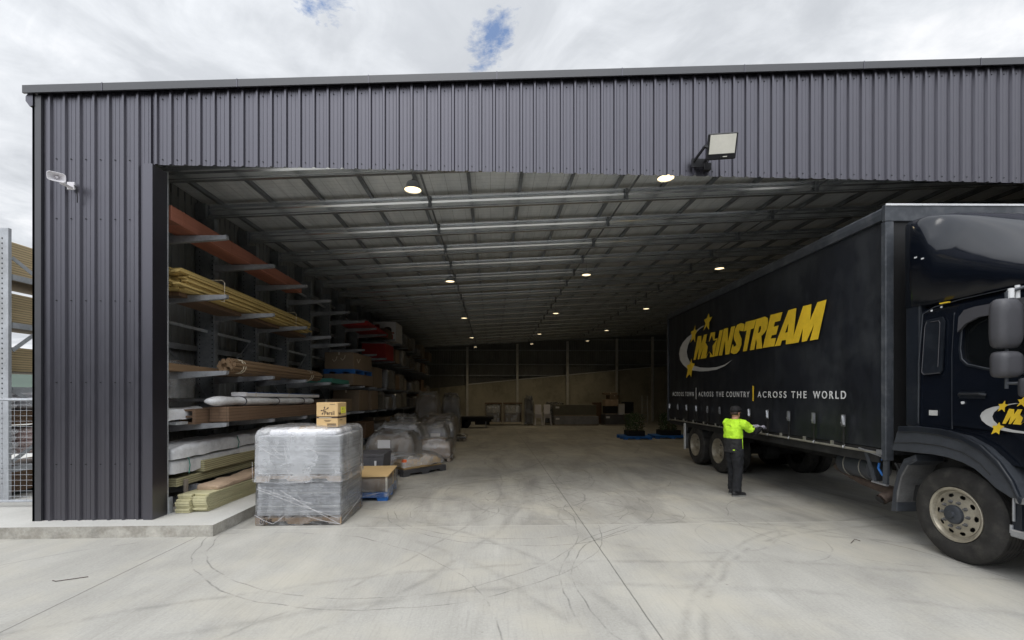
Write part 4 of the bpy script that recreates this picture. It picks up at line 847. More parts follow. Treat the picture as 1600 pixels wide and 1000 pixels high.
for dx in (0, .4):
    b = MB(); b.bar((dx-.15, 0, 0), (dx+.15, .9, 2.0), .04, .07); b.build('stile', 'galv_out', t)
for k in range(7):
    f = (k+.7)/8; b = MB(); b.bar((-.15+.3*f, .9*f, 2*f), (.25+.3*f, .9*f, 2*f), .03); b.build('rung', 'galv_out', t)
def plants(label, x, y, seed, w=1.25):
    z = FB(y); plastic_pallet(label.replace('potted shrubs', 'pallet')[:0]+('blue plastic pallet under the potted shrubs in the dark bay' if seed == 1 else 'blue plastic pallet behind the rear of the truck'), x, y, z, 0, w, 1.1, 'blue_plastic')
    t = thing('potted_shrubs', label, 'plants', (x, y, z+.145)); rr = random.Random(seed)
    b = MB(); b.box(-w*.28, w*.3, -.35, .35, 0, .22); b.build('tray', 'black', t)
    b = MB()
    for k in range(7): q = (rr.uniform(-.3, .3), rr.uniform(-.3, .3)); b.tube([(q[0], q[1], .2), (q[0]*1.2, q[1]*1.2, .5), (q[0]*1.5, q[1]*1.5, rr.uniform(.7, 1.1))], [.015, .01, .005], 5)
    b.build('stem', 'brown_pack', t)
    b = MB()
    for k in range(900):
        a = rr.uniform(0, 6.28); r = .42*rr.random()**.5; h = rr.uniform(.15, 1.05)*(1-.4*r); c = Vector((r*math.cos(a), r*math.sin(a), h)); d = Vector((rr.uniform(-1, 1), rr.uniform(-1, 1), rr.uniform(-.3, 1))).normalized(); s_ = d.cross(Vector((rr.random(), rr.random(), .3))).normalized()*.018; b.add([c, c+d*.04+s_, c+d*.085, c+d*.04-s_], [(0, 1, 2, 3)])
    b.build('foliage', 'leaf', t, fix=False)
plants('potted shrubs in a black tray on a blue pallet', 6.25, 19.6, 1)
plants('dark potted shrubs partly hidden by the rear of the truck', 7.9, 19.9, 2, 1.5)
t = thing('pull_cord_control', 'control box hanging on a cord near the back wall', 'control', (-4.2, 35.2, 1.0)); b = MB(); b.tube([(0, 0, .1), (0, 0, 4.6)], .03, 6); b.build('cord', 'mid_grey', t); b = MB(); b.box(-.13, .13, -.06, .06, -.1, .12); b.build('control_box', 'mid_grey', t, bevel=.02)
# ------------------------------------------------------------------ outside, left
t = thing('cantilever_rack', 'outdoor galvanised rack with perforated column left of the warehouse', 'storage rack', (-7.85, 7.5, .15))
for y in (7.5, 9.5, 11.5):
    b = MB(); b.prism([(-8.05, y), (-7.74, y), (-7.74, y+.05), (-7.75, y+.05), (-7.75, y+.01), (-8.04, y+.01), (-8.04, y+.05), (-8.05, y+.05)], .15, 4.5, 'z'); c = b.build('column', 'galv_out', t, True)
    b = MB()
    for i in range(50): b.box(-7.84, -7.824, y-.003, y-.0005, .4+.08*i, .424+.08*i); b.box(-7.94, -7.924, y-.003, y-.0005, .4+.08*i, .424+.08*i)
    h = b.build('punched_holes', 'black', c, True); h['kind'] = 'stuff'
    for z in (3.78, 3.0, 2.2, 1.32, .62):
        b = MB(); b.box(-9.2, -8.0, y, y+.08, z-.10, z); b.build('arm', 'galv_out', t, True)
for z in (3.78, 3.0, 1.95, .66):
    b = MB(); b.bar((-7.80, 7.6, z-.04), (-7.80, 11.5, z-.04), .05, .09); b.build('tie_bar', 'galv_out', t, True)
for a, c in (((7.6, 4.05), (9.5, 3.05)), ((7.6, 2.55), (9.5, 4.1)), ((7.6, 1.9), (9.5, .75)), ((7.6, .75), (9.5, 1.9))):
    b = MB(); b.bar((-7.78, a[0], a[1]), (-7.78, c[0]-1.0+.0, (a[1]+c[1])/2), .012, .06); b.build('brace', 'galv_out', t, True)
for i, (z0, z1, m_, lb) in enumerate(((3.79, 4.38, 'dry_pack', 'topmost weathered timber pack on the outdoor rack'), (3.01, 3.52, 'dry_pack', 'second timber pack from the top on the outdoor rack'), (2.22, 2.62, 'dry_pack', 'timber pack just above the white sacks on the outdoor rack'), (1.33, 1.56, 'brown_pack', 'thin brown timber pack between the two layers of sacks'), (.2, .60, 'brown_pack', 'lowest brown timber pack on the outdoor slab'))):
    pack('timber_pack', lb, m_, -9.1, -8.02, 7.3, 12.5, z0, z1, slope=.0)
for lay, (z0, n, m_) in enumerate(((1.57, 3, 'white_bag'), (.80, 4, 'pink_bag'))):
    for k in range(n):
        for j in range(3):
            b = MB(); hx, hy = .42, .31; rs = []
            x, y, z = -8.45+(.02 if k % 2 else -.01), 7.75+.64*j, z0+.115*k
            for f, s_ in ((0, .8), (.3, .97), (.6, 1), (.85, .93), (1, .7)): rs.append([(x+px, y+py, z+.125*f) for px, py, _ in [(p[0], p[2], 0) for p in rr_(hx*s_, hy*s_, 0, 16, 4)]])
            b.rings(rs); o = b.build('sack', m_ if j or lay == 0 else 'white_bag', smooth='all')
            tag(o, f"{('white', 'pinkish white')[lay]} sack, {('nearest', 'middle', 'farthest')[j]} in its row, {('bottom', 'second', 'third', 'fourth')[k]} course, {('upper', 'lower')[lay]} layer on outdoor rack", 'sack', ('white sacks on the outdoor rack', 'lower sacks on the outdoor rack')[lay])
t = thing('mesh_fence', 'galvanised wire mesh barrier on the slab left of the warehouse', 'fence', (-9, 6.9, .15))
for z in (.24, 1.76):
    b = MB(); b.tube([(-14, 6.95, z), (-6.2, 7.05, z)], .02, 8); b.build('rail', 'galv_out', t, True)
b = MB()
for i in range(90): x = -14+.087*i; b.box(x-.002, x+.002, 6.99, 6.994, .24, 1.76)
for i in range(20): z = .24+.08*i; b.box(-14, -6.2, 6.985, 6.989, z-.002, z+.002)
o = b.build('wire_mesh', 'galv_out', t, True); o['kind'] = 'stuff'
for x in (-14, -11.4, -8.9, -6.25):
    b = MB(); b.box(x-.02, x+.02, 6.96, 7.0, .15, 1.8); b.build('post', 'galv_out', t, True)
# far tree and hills seen through the outdoor rack
b = MB(); rr = random.Random(8); vs = []; n = 60
for j, (d, h) in enumerate(((180, -1), (230, 9), (300, 22), (420, 14), (520, -2))):
    for i in range(n): a = R(95+i*4.5); q = h*(.6+.8*mn.noise(Vector((i*.3, j*.7, 1)))) if h > 0 else -1; vs.append((d*math.cos(a), d*math.sin(a), q))
b.add(vs, [(j*n+i, j*n+i+1, (j+1)*n+i+1, (j+1)*n+i) for j in range(4) for i in range(n-1)])
M['hill'] = mat('distant wooded hill', (.07, .10, .08), .9, 0, .2, .02, None, 0); tag(b.build('hills', 'hill', smooth='all'), kind='structure')
t = thing('tree', 'round green tree far behind the outdoor rack', 'tree', (-46, 38, -.75))
b = MB(); b.tube([(0, 0, 0), (.1, 0, 1.2), (0, .1, 3.2)], [.25, .2, .1], 8)
for a in range(6): b.tube([(0, 0, 1.3+.2*a), (1.1*math.cos(a*1.1), 1.1*math.sin(a*1.1), 2.4+.25*a)], [.09, .03], 6)
b.build('trunk', 'log', t)
b = MB()
for k in range(7000):
    while True:
        p = Vector((rr.uniform(-1, 1), rr.uniform(-1, 1), rr.uniform(-1, 1)))
        if p.length < 1 and mn.noise(p*2.2+Vector((3, 0, 0)))+.25 > 0: break
    c = Vector((p.x*2.6, p.y*2.6, 3.0+p.z*1.7)); d = Vector((rr.uniform(-1, 1), rr.uniform(-1, 1), rr.uniform(-1, 1))).normalized(); s_ = d.cross(Vector((rr.random(), .2, rr.random()))).normalized()*.06; b.add([c, c+d*.1+s_, c+d*.22, c+d*.1-s_], [(0, 1, 2, 3)])
M['tree_leaf'] = mat('green tree leaf', (.07, .12, .03), .6, 0, .4, 2); b.build('crown', 'tree_leaf', t, fix=False)
# litter on the apron
for i, (pts, lb) in enumerate((([(-4.35, 4.62, .006), (-4.30, 4.60, .006), (-4.08, 4.70, .006)], 'bent dark twig lying on the concrete left of the big stack'), ([(4.42, 5.35, .006), (4.55, 5.45, .02), (4.6, 5.42, .006)], 'curled twig on the concrete near the front wheel'))):
    b = MB(); b.tube(pts, .0035, 6); o = b.build('debris_stick', 'ink'); tag(o, lb, 'debris')
# ------------------------------------------------------------------ truck
M['curtain'] = mat('black pvc curtain', (.011, .013, .018), .42, 0, .25, 1.2, (1, 1, .5), .35, 7, ior=1.5, dirt=((.045, .05, .055), 1.1, .55))
M['navy'] = mat('glossy black blue paint', (.006, .008, .013), .12, 0, .1, 2, None, .0)
M['navy_dull'] = mat('dull black blue paint', (.010, .013, .019), .38, 0, .2, 2, None, .06, 30, dirt=((.05, .055, .06), 3, .25))
M['grey_frame'] = mat('worn grey black frame paint', (.05, .056, .066), .45, .1, .2, 2.5, None, .1, 25, dirt=((.2, .2, .21), 5, .25))
M['frame_dark'] = mat('dirty chassis black', (.018, .018, .018), .7, 0, .4, 5, None, .2, 20)
M['guard'] = mat('faded dark grey plastic', (.042, .047, .056), .5, 0, .2, 3, None, .12, 60)
M['flap'] = mat('dusty grey rubber flap', (.12, .12, .12), .8, 0, .25, 4, None, .2, 30)
M['yellow'] = mat('yellow lettering vinyl', (.78, .53, .035), .45, 0, .12, 2, None, .05)
M['silver'] = mat('white silver vinyl', (.48, .48, .47), .45, 0, .12, 2, None, .05)
M['tag_white'] = mat('white lettering vinyl', (.66, .67, .68), .5, 0, .1, 2, None, .05)
M['rubber'] = mat('dusty tyre rubber', (.024, .023, .022), .75, 0, .3, 5, None, .3, 40, dirt=((.085, .08, .07), 7, .4))
M['alloy'] = mat('dull alloy rim', (.42, .385, .31), .42, .55, .18, 6, None, .08, 40, dirt=((.2, .18, .15), 9, .5))
M['bright'] = mat('bright buckle steel', (.36, .37, .39), .4, .7, .15, 9)
M['rust'] = mat('rusty exhaust steel', (.085, .062, .05), .75, .2, .3, 7, None, .4, 40, dirt=((.06, .045, .04), 6, .6))
M['olive_rail'] = mat('scuffed aluminium rail', (.30, .29, .25), .5, .5, .25, 8)
M['glass'] = mat('dark cab glass', (.006, .007, .008), .06, 0, 0, 1, None, 0)
M['mirror_back'] = mat('dark grey textured plastic', (.055, .055, .062), .5, 0, .1, 3, None, .15, 120)
TK = thing('delivery_truck', 'black curtain sided truck reversed into the warehouse, yellow lettering and stars on its side', 'truck', (4.92, 0, 0), R(-1.96))
ZR = -.016
b = MB(); b.box(.06, 2.44, 5.70, 13.56, 1.14, 4.18); b.build('load_body', 'black', TK)
# curtain: slack cloth with soft vertical folds
vs = []; ns, nz = 150, 26; rr = random.Random(1)
for j in range(nz+1):
    for i in range(ns+1):
        s_ = 5.70+(13.52-5.70)*i/ns; z = 1.13+3.03*j/nz; w = math.sin(math.pi*j/nz)
        near = max(0, 1-(s_-5.7)/.8)
        vs.append((.012-.022*mn.noise(Vector((s_*1.1, z*.5, 0)))*w-.006*mn.noise(Vector((s_*5.5, z*.7, 4)))-.010*near*math.sin(s_*22+z*2)*mn.noise(Vector((z*1.3, 2, s_)))-.007*math.cos((s_-6.31)/.636*2*math.pi)*math.exp(-(z-1.13)/.45), s_, z))
b = MB(); b.add(vs, [(j*(ns+1)+i, j*(ns+1)+i+1, (j+1)*(ns+1)+i+1, (j+1)*(ns+1)+i) for j in range(nz) for i in range(ns)]); CU = b.build('side_curtain', 'curtain', TK, fix=False, smooth='all')
b = MB(); b.box(2.46, 2.49, 5.7, 13.5, 1.13, 4.16); b.build('side_curtain', 'curtain', TK)
b = MB(); b.prism([(-.03, 4.12), (.10, 4.12), (.10, 4.30), (.02, 4.30), (-.02, 4.26), (-.03, 4.20)], 5.66, 13.58, 'y'); b.build('roof_rail', 'grey_frame', TK)
b = MB(); b.box(.10, 2.42, 5.66, 13.58, 4.20, 4.27); b.build('body_roof', 'frame_dark', TK)
b = MB(); b.box(-.025, 2.5, 5.60, 5.66, 4.09, 4.305); b.build('headboard_beam', 'grey_frame', TK, bevel=.006)
b = MB(); b.box(-.02, 2.5, 5.59, 5.605, 4.29, 4.315); b.build('headboard_edge', 'tag_white', TK)
b = MB(); b.box(-.02, .09, 5.60, 5.68, .98, 4.09); b.build('front_post', 'grey_frame', TK, bevel=.008)
b = MB(); b.box(-.02, .07, 13.54, 13.62, 1.0, 4.28); b.build('rear_post', 'grey_frame', TK, bevel=.008)
b = MB(); b.box(.09, 2.45, 5.625, 5.66, 1.05, 4.09); b.build('headboard', 'black', TK)
b = MB(); b.box(.16, .55, 5.615, 5.62, 1.36, 1.42); b.build('data_plate', 'tag_white', TK)
b = MB(); b.box(.02, .12, 5.75, 13.5, .93, 1.12); b.build('deck_beam', 'frame_dark', TK)
b = MB(); b.tube([(-.01, 5.72, 1.065), (-.01, 9.0, 1.075), (-.01, 13.4, 1.06)], .017, 8)
b.build('tension_rail', 'olive_rail', TK)
b = MB(); b.tube([(.0, 5.64, 1.02), (-.015, 6.05, 1.09)], .014, 8); b.tube([(.0, 5.64, 1.06), (-.02, 5.95, 1.08)], .010, 8); b.box(-.03, .03, 5.66, 5.74, 1.05, 1.11); b.build('rail_end_latch', 'bright', TK)
for k in range(12):
    s_ = 6.31+.636*k; lean = rr.uniform(-.015, .02)
    b = MB(); b.box(-.035, -.028, s_-.008, s_+.022, 1.10, 1.42); st = b.build('strap', 'frame_dark', TK)
    b = MB(); b.box(-.05, -.035, s_-.035, s_-.022, 1.38, 1.54); b.box(-.05, -.035, s_+.022, s_+.035, 1.38, 1.54); b.box(-.05, -.035, s_-.035, s_+.035, 1.52, 1.545); b.box(-.05, -.035, s_-.035, s_+.035, 1.375, 1.39); b.bar((-.055, s_, 1.53), (-.065, s_-.03+lean, 1.40), .03, .012); b.bar((-.05, s_-.02, 1.46), (-.06, s_+.02, 1.42), .018, .018); b.build('buckle', 'bright', st)
    b = MB(); b.tube([(-.035, s_-.02, 1.11), (-.045, s_, 1.06), (-.03, s_+.02, 1.10)], .006, 5); b.build('hook', 'bright', st)
for s_ in [6.6+.64*k for k in range(11)]:
    b = MB(); b.box(-.008, .02, s_-.02, s_+.02, 1.06, 1.14); b.build('rail_bracket', 'olive_rail', TK)
# logo
LOGO = {
  'M': [(0.093, 0.006), (0.374, 0.603), (0.577, 0.59), (0.577, 0.384), (0.732, 0.591), (0.907, 0.591), (0.813, 0.394), (0.946, 0.275), (0.868, 0.074), (0.86, 0.002), (0.527, 0.008), (0.7, 0.3), (0.443, 0.005), (0.357, 0.005), (0.451, 0.326), (0.235, 0.005)],
  'A1': [(0.852, 0.002), (0.996, 0.39), (1.11, 0.595), (1.332, 0.585), (1.306, 0.421), (1.45, 0.421), (1.266, 0.004), (1.054, 0.007), (1.084, 0.082), (1.023, 0.147), (0.891, 0.055)],
  'I': [(1.288, 0.009), (1.499, 0.447), (1.562, 0.586), (1.718, 0.584), (1.464, 0.007)],
  'N': [(1.513, 0.008), (1.765, 0.593), (1.951, 0.59), (1.945, 0.266), (2.102, 0.588), (2.264, 0.587), (2.008, 0.001), (1.831, 0.004), (1.824, 0.327), (1.674, 0.003)],
  'S': [(2.071, 0.035), (2.112, 0.124), (2.173, 0.202), (2.21, 0.144), (2.27, 0.146), (2.324, 0.17), (2.3, 0.218), (2.225, 0.295), (2.21, 0.374), (2.255, 0.505), (2.36, 0.595), (2.505, 0.61), (2.645, 0.574), (2.645, 0.508), (2.604, 0.426), (2.482, 0.45), (2.462, 0.483), (2.424, 0.429), (2.476, 0.355), (2.533, 0.273), (2.527, 0.156), (2.447, 0.045), (2.33, -0.011), (2.21, -0.016), (2.102, 0.016)],
  'T': [(2.7, 0.602), (3.082, 0.594), (3.001, 0.429), (2.895, 0.425), (2.742, 0.007), (2.587, 0.005), (2.742, 0.424), (2.625, 0.419)],
  'R': [(2.855, 0.003), (3.098, 0.594), (3.392, 0.595), (3.482, 0.55), (3.491, 0.455), (3.449, 0.346), (3.359, 0.279), (3.268, 0.242), (3.294, 0.001), (3.089, 0.004), (3.112, 0.123), (3.087, 0.214), (3.02, 0.003)],
  'R_h': [(3.139, 0.306), (3.202, 0.437), (3.262, 0.438), (3.262, 0.379), (3.217, 0.323)],
  'E': [(3.316, 0.004), (3.579, 0.596), (3.931, 0.583), (3.865, 0.44), (3.71, 0.442), (3.67, 0.358), (3.817, 0.363), (3.749, 0.21), (3.61, 0.21), (3.579, 0.154), (3.739, 0.147), (3.686, 0.002)],
  'A2': [(3.704, -0.002), (4.108, 0.584), (4.317, 0.582), (4.242, 0.107), (4.202, -0.007), (4.032, -0.004), (4.041, 0.073), (3.921, 0.079), (3.874, -0.006)],
  'A2_h': [(4.005, 0.205), (4.108, 0.358), (4.087, 0.205)],
  'M2': [(4.204, -0.008), (4.254, 0.127), (4.496, 0.58), (4.697, 0.574), (4.663, 0.308), (4.842, 0.576), (5.038, 0.575), (4.853, -0.01), (4.663, -0.01), (4.764, 0.236), (4.585, -0.008), (4.46, -0.011), (4.493, 0.224), (4.378, -0.007)],
  'star0': [(1.185, 0.512), (1.241, 0.387), (1.414, 0.382), (1.204, 0.265), (1.219, 0.041), (1.042, 0.154), (0.884, 0.059), (0.969, 0.273), (0.844, 0.394), (1.054, 0.392)],
  'cres': [(0.789, 0.82), (0.618, 0.825), (0.409, 0.792), (0.057, 0.722), (-0.318, 0.656), (-0.614, 0.554), (-0.82, 0.417), (-0.899, 0.264), (-0.82, 0.077), (-0.614, -0.067), (-0.318, -0.191), (0.057, -0.264), (0.493, -0.308), (0.977, -0.322), (1.421, -0.311), (1.798, -0.251), (2.112, -0.147), (1.798, -0.219), (1.421, -0.253), (0.977, -0.245), (0.493, -0.209), (0.147, -0.143), (-0.128, -0.031), (-0.293, 0.115), (-0.356, 0.274), (-0.269, 0.439), (-0.104, 0.573), (0.191, 0.685), (0.451, 0.768), (0.659, 0.801)],
  'star1': [(1.015, 1.083), (1.061, 0.964), (1.204, 0.968), (1.035, 0.857), (1.015, 0.683), (0.899, 0.791), (0.72, 0.698), (0.84, 0.861), (0.753, 0.966), (0.919, 0.979)],
  'star2': [(0.227, 0.911), (0.227, 0.782), (0.366, 0.762), (0.227, 0.662), (0.213, 0.47), (0.102, 0.576), (-0.081, 0.485), (0.011, 0.671), (-0.044, 0.776), (0.124, 0.787)],
  'star3': [(-0.012, 0.055), (0.011, -0.06), (0.2, -0.094), (0.02, -0.229), (-0.026, -0.433), (-0.151, -0.353), (-0.366, -0.45), (-0.26, -0.233), (-0.318, -0.105), (-0.128, -0.088)],
}

def lg(sx, sz, s0, z0, off, th=.0): return lambda u, w, d: (off+d, s0-u*sx, z0+w*sz)
def put_logo(parent, fr, frb):
    for n_, m_ in (('crescent_mark', ['cres']),): curve_mesh(n_, [LOGO[k] for k in m_], 'silver', parent, .004, fr)
    for k in ('M', 'A1', 'I', 'N', 'S', 'T', 'R', 'E', 'A2', 'M2'):
        ps = [LOGO[k]]+([LOGO[k+'_h']] if k+'_h' in LOGO else []); curve_mesh('letter', ps, 'yellow', parent, .004, fr)
    for k in ('star1', 'star2', 'star3'): curve_mesh('star_mark', [LOGO[k]], 'yellow', parent, .004, frb)
    curve_mesh('dark_star', [LOGO['star0']], 'black', parent, .004, frb)
def cx_(s_, z):
    j = (z-1.13)/3.03*nz; w = math.sin(math.pi*j/nz); return .012-.022*mn.noise(Vector((s_*1.1, z*.5, 0)))*w-.006*mn.noise(Vector((s_*5.5, z*.7, 4)))
put_logo(CU, lg(1, 1, 11.72, 2.72, -.0225), lg(1, 1, 11.72, 2.72, -.030))
for s1, s0, word in ((13.13, 12.29, 'ACROSS'), (12.17, 11.61, 'TOWN'), (11.31, 10.48, 'ACROSS'), (10.33, 9.96, 'THE'), (9.84, 8.88, 'COUNTRY'), (8.58, 7.67, 'ACROSS'), (7.53, 7.14, 'THE'), (6.98, 6.28, 'WORLD')):
    o = text_mesh('tagline_word', word, .165, 'tag_white', CU, lambda x, y, z: (-.024+z, s1-x, 1.775+y), .003, bold=.002, spacing=1.45)
    xs_ = [v.co.y for v in o.data.vertices]; a, c = min(xs_), max(xs_); k_ = (s1-s0)/(c-a)
    for v in o.data.vertices: v.co.y = s1-(c-v.co.y)*k_
for s_, m_ in ((11.46, 'silver'), (8.74, 'yellow')):
    b = MB(); b.box(-.026, -.023, s_-.022, s_+.022, 1.70, 2.0); b.build('divider_bar', m_, CU)
# running gear
for x in (.78, 1.64):
    b = MB(); b.box(x, x+.08, 3.5, 13.3, .72, .96); b.build('chassis_rail', 'frame_dark', TK)
for s_ in [6.6+1.1*k for k in range(7)]:
    b = MB(); b.box(.1, 2.4, s_, s_+.08, .95, 1.05); b.build('cross_bearer', 'frame_dark', TK)
def tyre(x0, s_, z, r=.515, w=.29, flip=1):
    pr = [(0.03, r*.57), (.012, r*.60), (.0, r*.70), (.0, r*.82), (.012, r*.90), (.03, r*.955), (.045, r*.985)]
    n_ = 5; 
    for i in range(n_):
        a = .055+(w-.11)*i/n_; c = .055+(w-.11)*(i+.78)/n_; d = .055+(w-.11)*(i+.8)/n_
        pr += [(a, r), (c, r), (d, r-.010), (.055+(w-.11)*(i+.98)/n_, r-.010)]
    pr += [(w-.055, r), (w-.03, r*.955), (w-.0, r*.8), (w, r*.65), (w-.03, r*.57)]
    b = MB(); b.lathe([(a*flip, q) for a, q in pr], (x0, s_, z), 'x', 56); return b
def front_wheel(x0, s_, z, flip=1):
    t = tyre(x0, s_, z, .515, .30, flip).build('tyre', 'rubber', None, smooth=True, fix=True)
    w = thing('wheel', None, None); w.parent = TK; t.parent = w
    pr = [(.035, .295), (.010, .298), (.006, .290), (.012, .272), (.03, .262), (.048, .255), (.050, .24)]
    b = MB(); b.lathe([(a*flip, q) for a, q in pr], (x0, s_, z), 'x', 56); b.build('rim_lip', 'alloy', w, smooth=True)
    # disc with ten oval hand holes: built in annular strips around the holes
    def disc(a, q): return (x0+flip*(.045-.035*max(0, min(1, (.24-q)/.14))), s_+q*math.sin(a), z+q*math.cos(a))
    vs = []; fs = []; nh = 10; seg = 30; qs = [.24-.0045*i for i in range(15)]+[.17, .155, .13, .10]
    na = nh*seg
    for q in qs:
        for k in range(na): vs.append(disc(2*math.pi*k/na, q))
    for i in range(len(qs)-1):
        for k in range(na):
            kk = k % seg; qm = (qs[i]+qs[i+1])/2; da = (kk+.5-seg/2)/seg*2*math.pi/nh*qm
            if (da/.031)**2+((qm-.208)/.020)**2 < 1.0: continue
            fs.append((i*na+k, i*na+(k+1) % na, (i+1)*na+(k+1) % na, (i+1)*na+k))
    b = MB(); b.add(vs, fs); b.build('rim_disc', 'alloy', w, smooth=True)
    b = MB(); b.lathe([(.11*flip, .001), (.11*flip, .25), (.06*flip, .255)], (x0, s_, z), 'x', 40); b.build('brake_drum', 'black', w)
    b = MB(); b.lathe([(.012*flip, .105), (-.015*flip, .100), (-.025*flip, .085), (-.028*flip, .06), (-.028*flip, .001)], (x0, s_, z), 'x', 32); b.lathe([(-.028*flip, .04), (-.045*flip, .035), (-.045*flip, .001)], (x0, s_, z), 'x', 20); b.build('hub_cap', 'guard', w, smooth=True)
    for k in range(10):
        a = 2*math.pi*(k+.5)/10; b = MB(); c = disc(a, .142); b.lathe([(0, .020), (-.014*flip, .019), (-.014*flip, .012), (-.035*flip, .011), (-.035*flip, .001)], c, 'x', 6); b.build('wheel_nut', 'flap', w)
    return w
front_wheel(.015, 4.75, .515); 
def rear_wheel(x0, s_, z, flip=1, det=True):
    w = thing('wheel', None, None); w.parent = TK
    tyre(x0, s_, z, .505, .27, flip).build('tyre', 'rubber', w, smooth=True); 
    o = tyre(x0+.31*flip, s_, z, .505, .27, flip).build('tyre', 'rubber', w, smooth=True)
    pr = [(.03, .290), (.004, .294), (.0, .285), (.01, .268), (.05, .258), (.12, .25), (.15, .235), (.155, .12), (.13, .115), (.09, .11), (.085, .09), (.02, .085), (.01, .07), (.01, .001)]
    b = MB(); b.lathe([(a*flip, q) for a, q in pr], (x0, s_, z), 'x', 48); b.build('rim', 'alloy', w, smooth=True)
    if det:
        for k in range(10):
            a = 2*math.pi*(k+.5)/10; b = MB(); c = (x0+.152*flip, s_+.2*math.sin(a), z+.2*math.cos(a)); b.lathe([(-.002*flip, .022), (-.003*flip, .001)], c, 'x', 12); b.build('hand_hole', 'black', w)
            b = MB(); c = (x0+.152*flip, s_+.145*math.sin(a+.3), z+.145*math.cos(a+.3)); b.lathe([(0, .014), (-.035*flip, .013), (-.035*flip, .001)], c, 'x', 6); b.build('wheel_nut', 'flap', w)
for s_ in (10.39, 11.67): rear_wheel(.03, s_, .49); rear_wheel(2.47, s_, .485, -1, False)
w = front_wheel(2.485, 4.75, .515, -1)
for s_ in (4.75, 10.39, 11.67): b = MB(); b.tube([(.2, s_, .50), (2.3, s_, .50)], .08, 10); b.lathe([(-.2, .05), (-.15, .2), (.15, .2), (.2, .05)], (1.25, s_, .5), 'x', 16); b.build('axle', 'frame_dark', TK)
b = MB(); b.box(.02, .6, 12.28, 12.30, .32, 1.0); b.build('mud_flap', 'flap', TK)
b = MB(); b.box(-.01, .02, 12.24, 12.32, .30, 1.02); b.build('mud_flap_bracket', 'tag_white', TK)
for s_ in (10.39, 11.67):
    b = MB(); pts = [(s_+.60*math.cos(a), .50+.60*math.sin(a)) for a in [R(25+10*k) for k in range(14)]]; b.prism(pts+[(q[0]*.0+s_+(q[0]-s_)*.97, .5+(q[1]-.5)*.97) for q in reversed(pts)], .03, .62); b.build('rear_wheel_guard', 'frame_dark', TK)
# air tank, exhaust, brackets
b = MB(); b.tube([(.33, 6.05, .80), (.33, 6.09, .80), (.33, 6.12, .80), (.33, 6.70, .80), (.33, 6.76, .80), (.33, 6.79, .80)], [.08, .16, .19, .19, .15, .06], 28); b.build('air_tank', 'guard', TK, smooth=True)
for s_ in (6.25, 6.55): b = MB(); b.tube([(.33+.197*math.cos(a), s_, .80+.197*math.sin(a)) for a in [k*math.pi/10 for k in range(21)]], .008, 5); b.build('tank_strap', 'olive_rail', TK)
b = MB(); b.box(.15, .5, 5.95, 7.0, .97, 1.06); b.build('tank_hanger', 'frame_dark', TK)
b = MB(); b.tube([(.35, 6.95, .70), (.34, 6.7, .63), (.33, 6.4, .56), (.32, 6.1, .53), (.30, 5.93, .53)], .062, 18); b.build('exhaust_pipe', 'rust', TK, smooth=True)
b = MB(); b.tube([(.30, 5.95, .53), (.28, 5.82, .53), (.20, 5.74, .52), (.08, 5.72, .48), (.02, 5.72, .45)], .07, 18, caps=False); b.tube([(.08, 5.72, .48), (.025, 5.72, .452)], .06, 18); b.build('exhaust_tip', 'rust', TK, smooth=True)
b = MB(); b.tube([(.0, 5.715, .441), (-.004, 5.715, .438)], .056, 18); b.build('pipe_mouth', 'black', TK)
b = MB(); b.bar((.02, 5.97, 1.06), (.02, 5.82, .66), .05, .02, (1, 0, 0)); b.bar((.03, 5.64, 1.15), (.03, 5.66, .66), .07, .03, (1, 0, 0)); b.build('guard_bracket', 'grey_frame', TK)
b = MB(); b.bar((.02, 5.86, .665), (.02, 5.62, .655), .04, .02); b.build('guard_step', 'bright', TK)
b = MB(); b.tube([(.06, 5.70, 1.02), (.05, 5.78, .95), (.05, 5.80, .85), (.06, 5.74, .76)], .014, 8); b.build('air_hose', 'blue_plastic', TK)
b = MB(); b.tube([(.10, 5.60, .95), (.10, 5.52, .85), (.14, 5.50, .7), (.2, 5.56, .6)], .012, 8); b.box(.12, .3, 5.42, 5.6, .68, .95); b.box(.2, .5, 5.35, 5.58, .5, .7); b.build('valve_cluster', 'frame_dark', TK)
b = MB(); b.lathe([(0, .03), (-.03, .028), (-.03, .001)], (.08, 5.5, .58), 'x', 14); b.build('side_lamp', 'orange_tape', TK)
# front mudguard and arch
def band(pts, inn, x0, x1, name, m_, bev=.01):
    b = MB(); b.prism(pts+list(reversed(inn)), x0, x1); return b.build(name, m_, TK, bevel=bev, seg=2)
mo = [(5.55, .34), (5.52, .60), (5.46, .85), (5.36, 1.04), (5.2, 1.12)]; mi_ = [(5.40, .36), (5.39, .60), (5.33, .82), (5.24, .97), (5.12, 1.04)]
band([(a+.0, c) for a, c in mo], [(a+.06, c-.0) for a, c in mi_], .0, .34, 'mud_guard', 'guard')
band([(5.50, .36), (5.47, .6), (5.42, .82), (5.32, 1.0), (5.2, 1.08)], [(5.47, .36), (5.44, .6), (5.39, .8), (5.30, .97), (5.19, 1.05)], .0, .36, 'guard_liner', 'flap')
ao = [(5.43, 1.15), (5.37, 1.36), (5.33, 1.43), (5.10, 1.45), (4.80, 1.44), (4.55, 1.40), (4.36, 1.31), (4.20, 1.17), (4.08, 1.00), (4.02, .86)]
ai = [(5.43, 1.14), (5.10, 1.15), (4.90, 1.16), (4.72, 1.15), (4.56, 1.12), (4.43, 1.07), (4.32, .99), (4.24, .92), (4.16, .88), (4.10, .85)]
band(ao, ai, -.085, .30, 'wheel_arch', 'guard', .02)
band([(a, c+.02) for a, c in ao[2:]], [(a-.0, c-.055) for a, c in ao[2:]], -.105, -.06, 'arch_lip', 'navy_dull', .012)
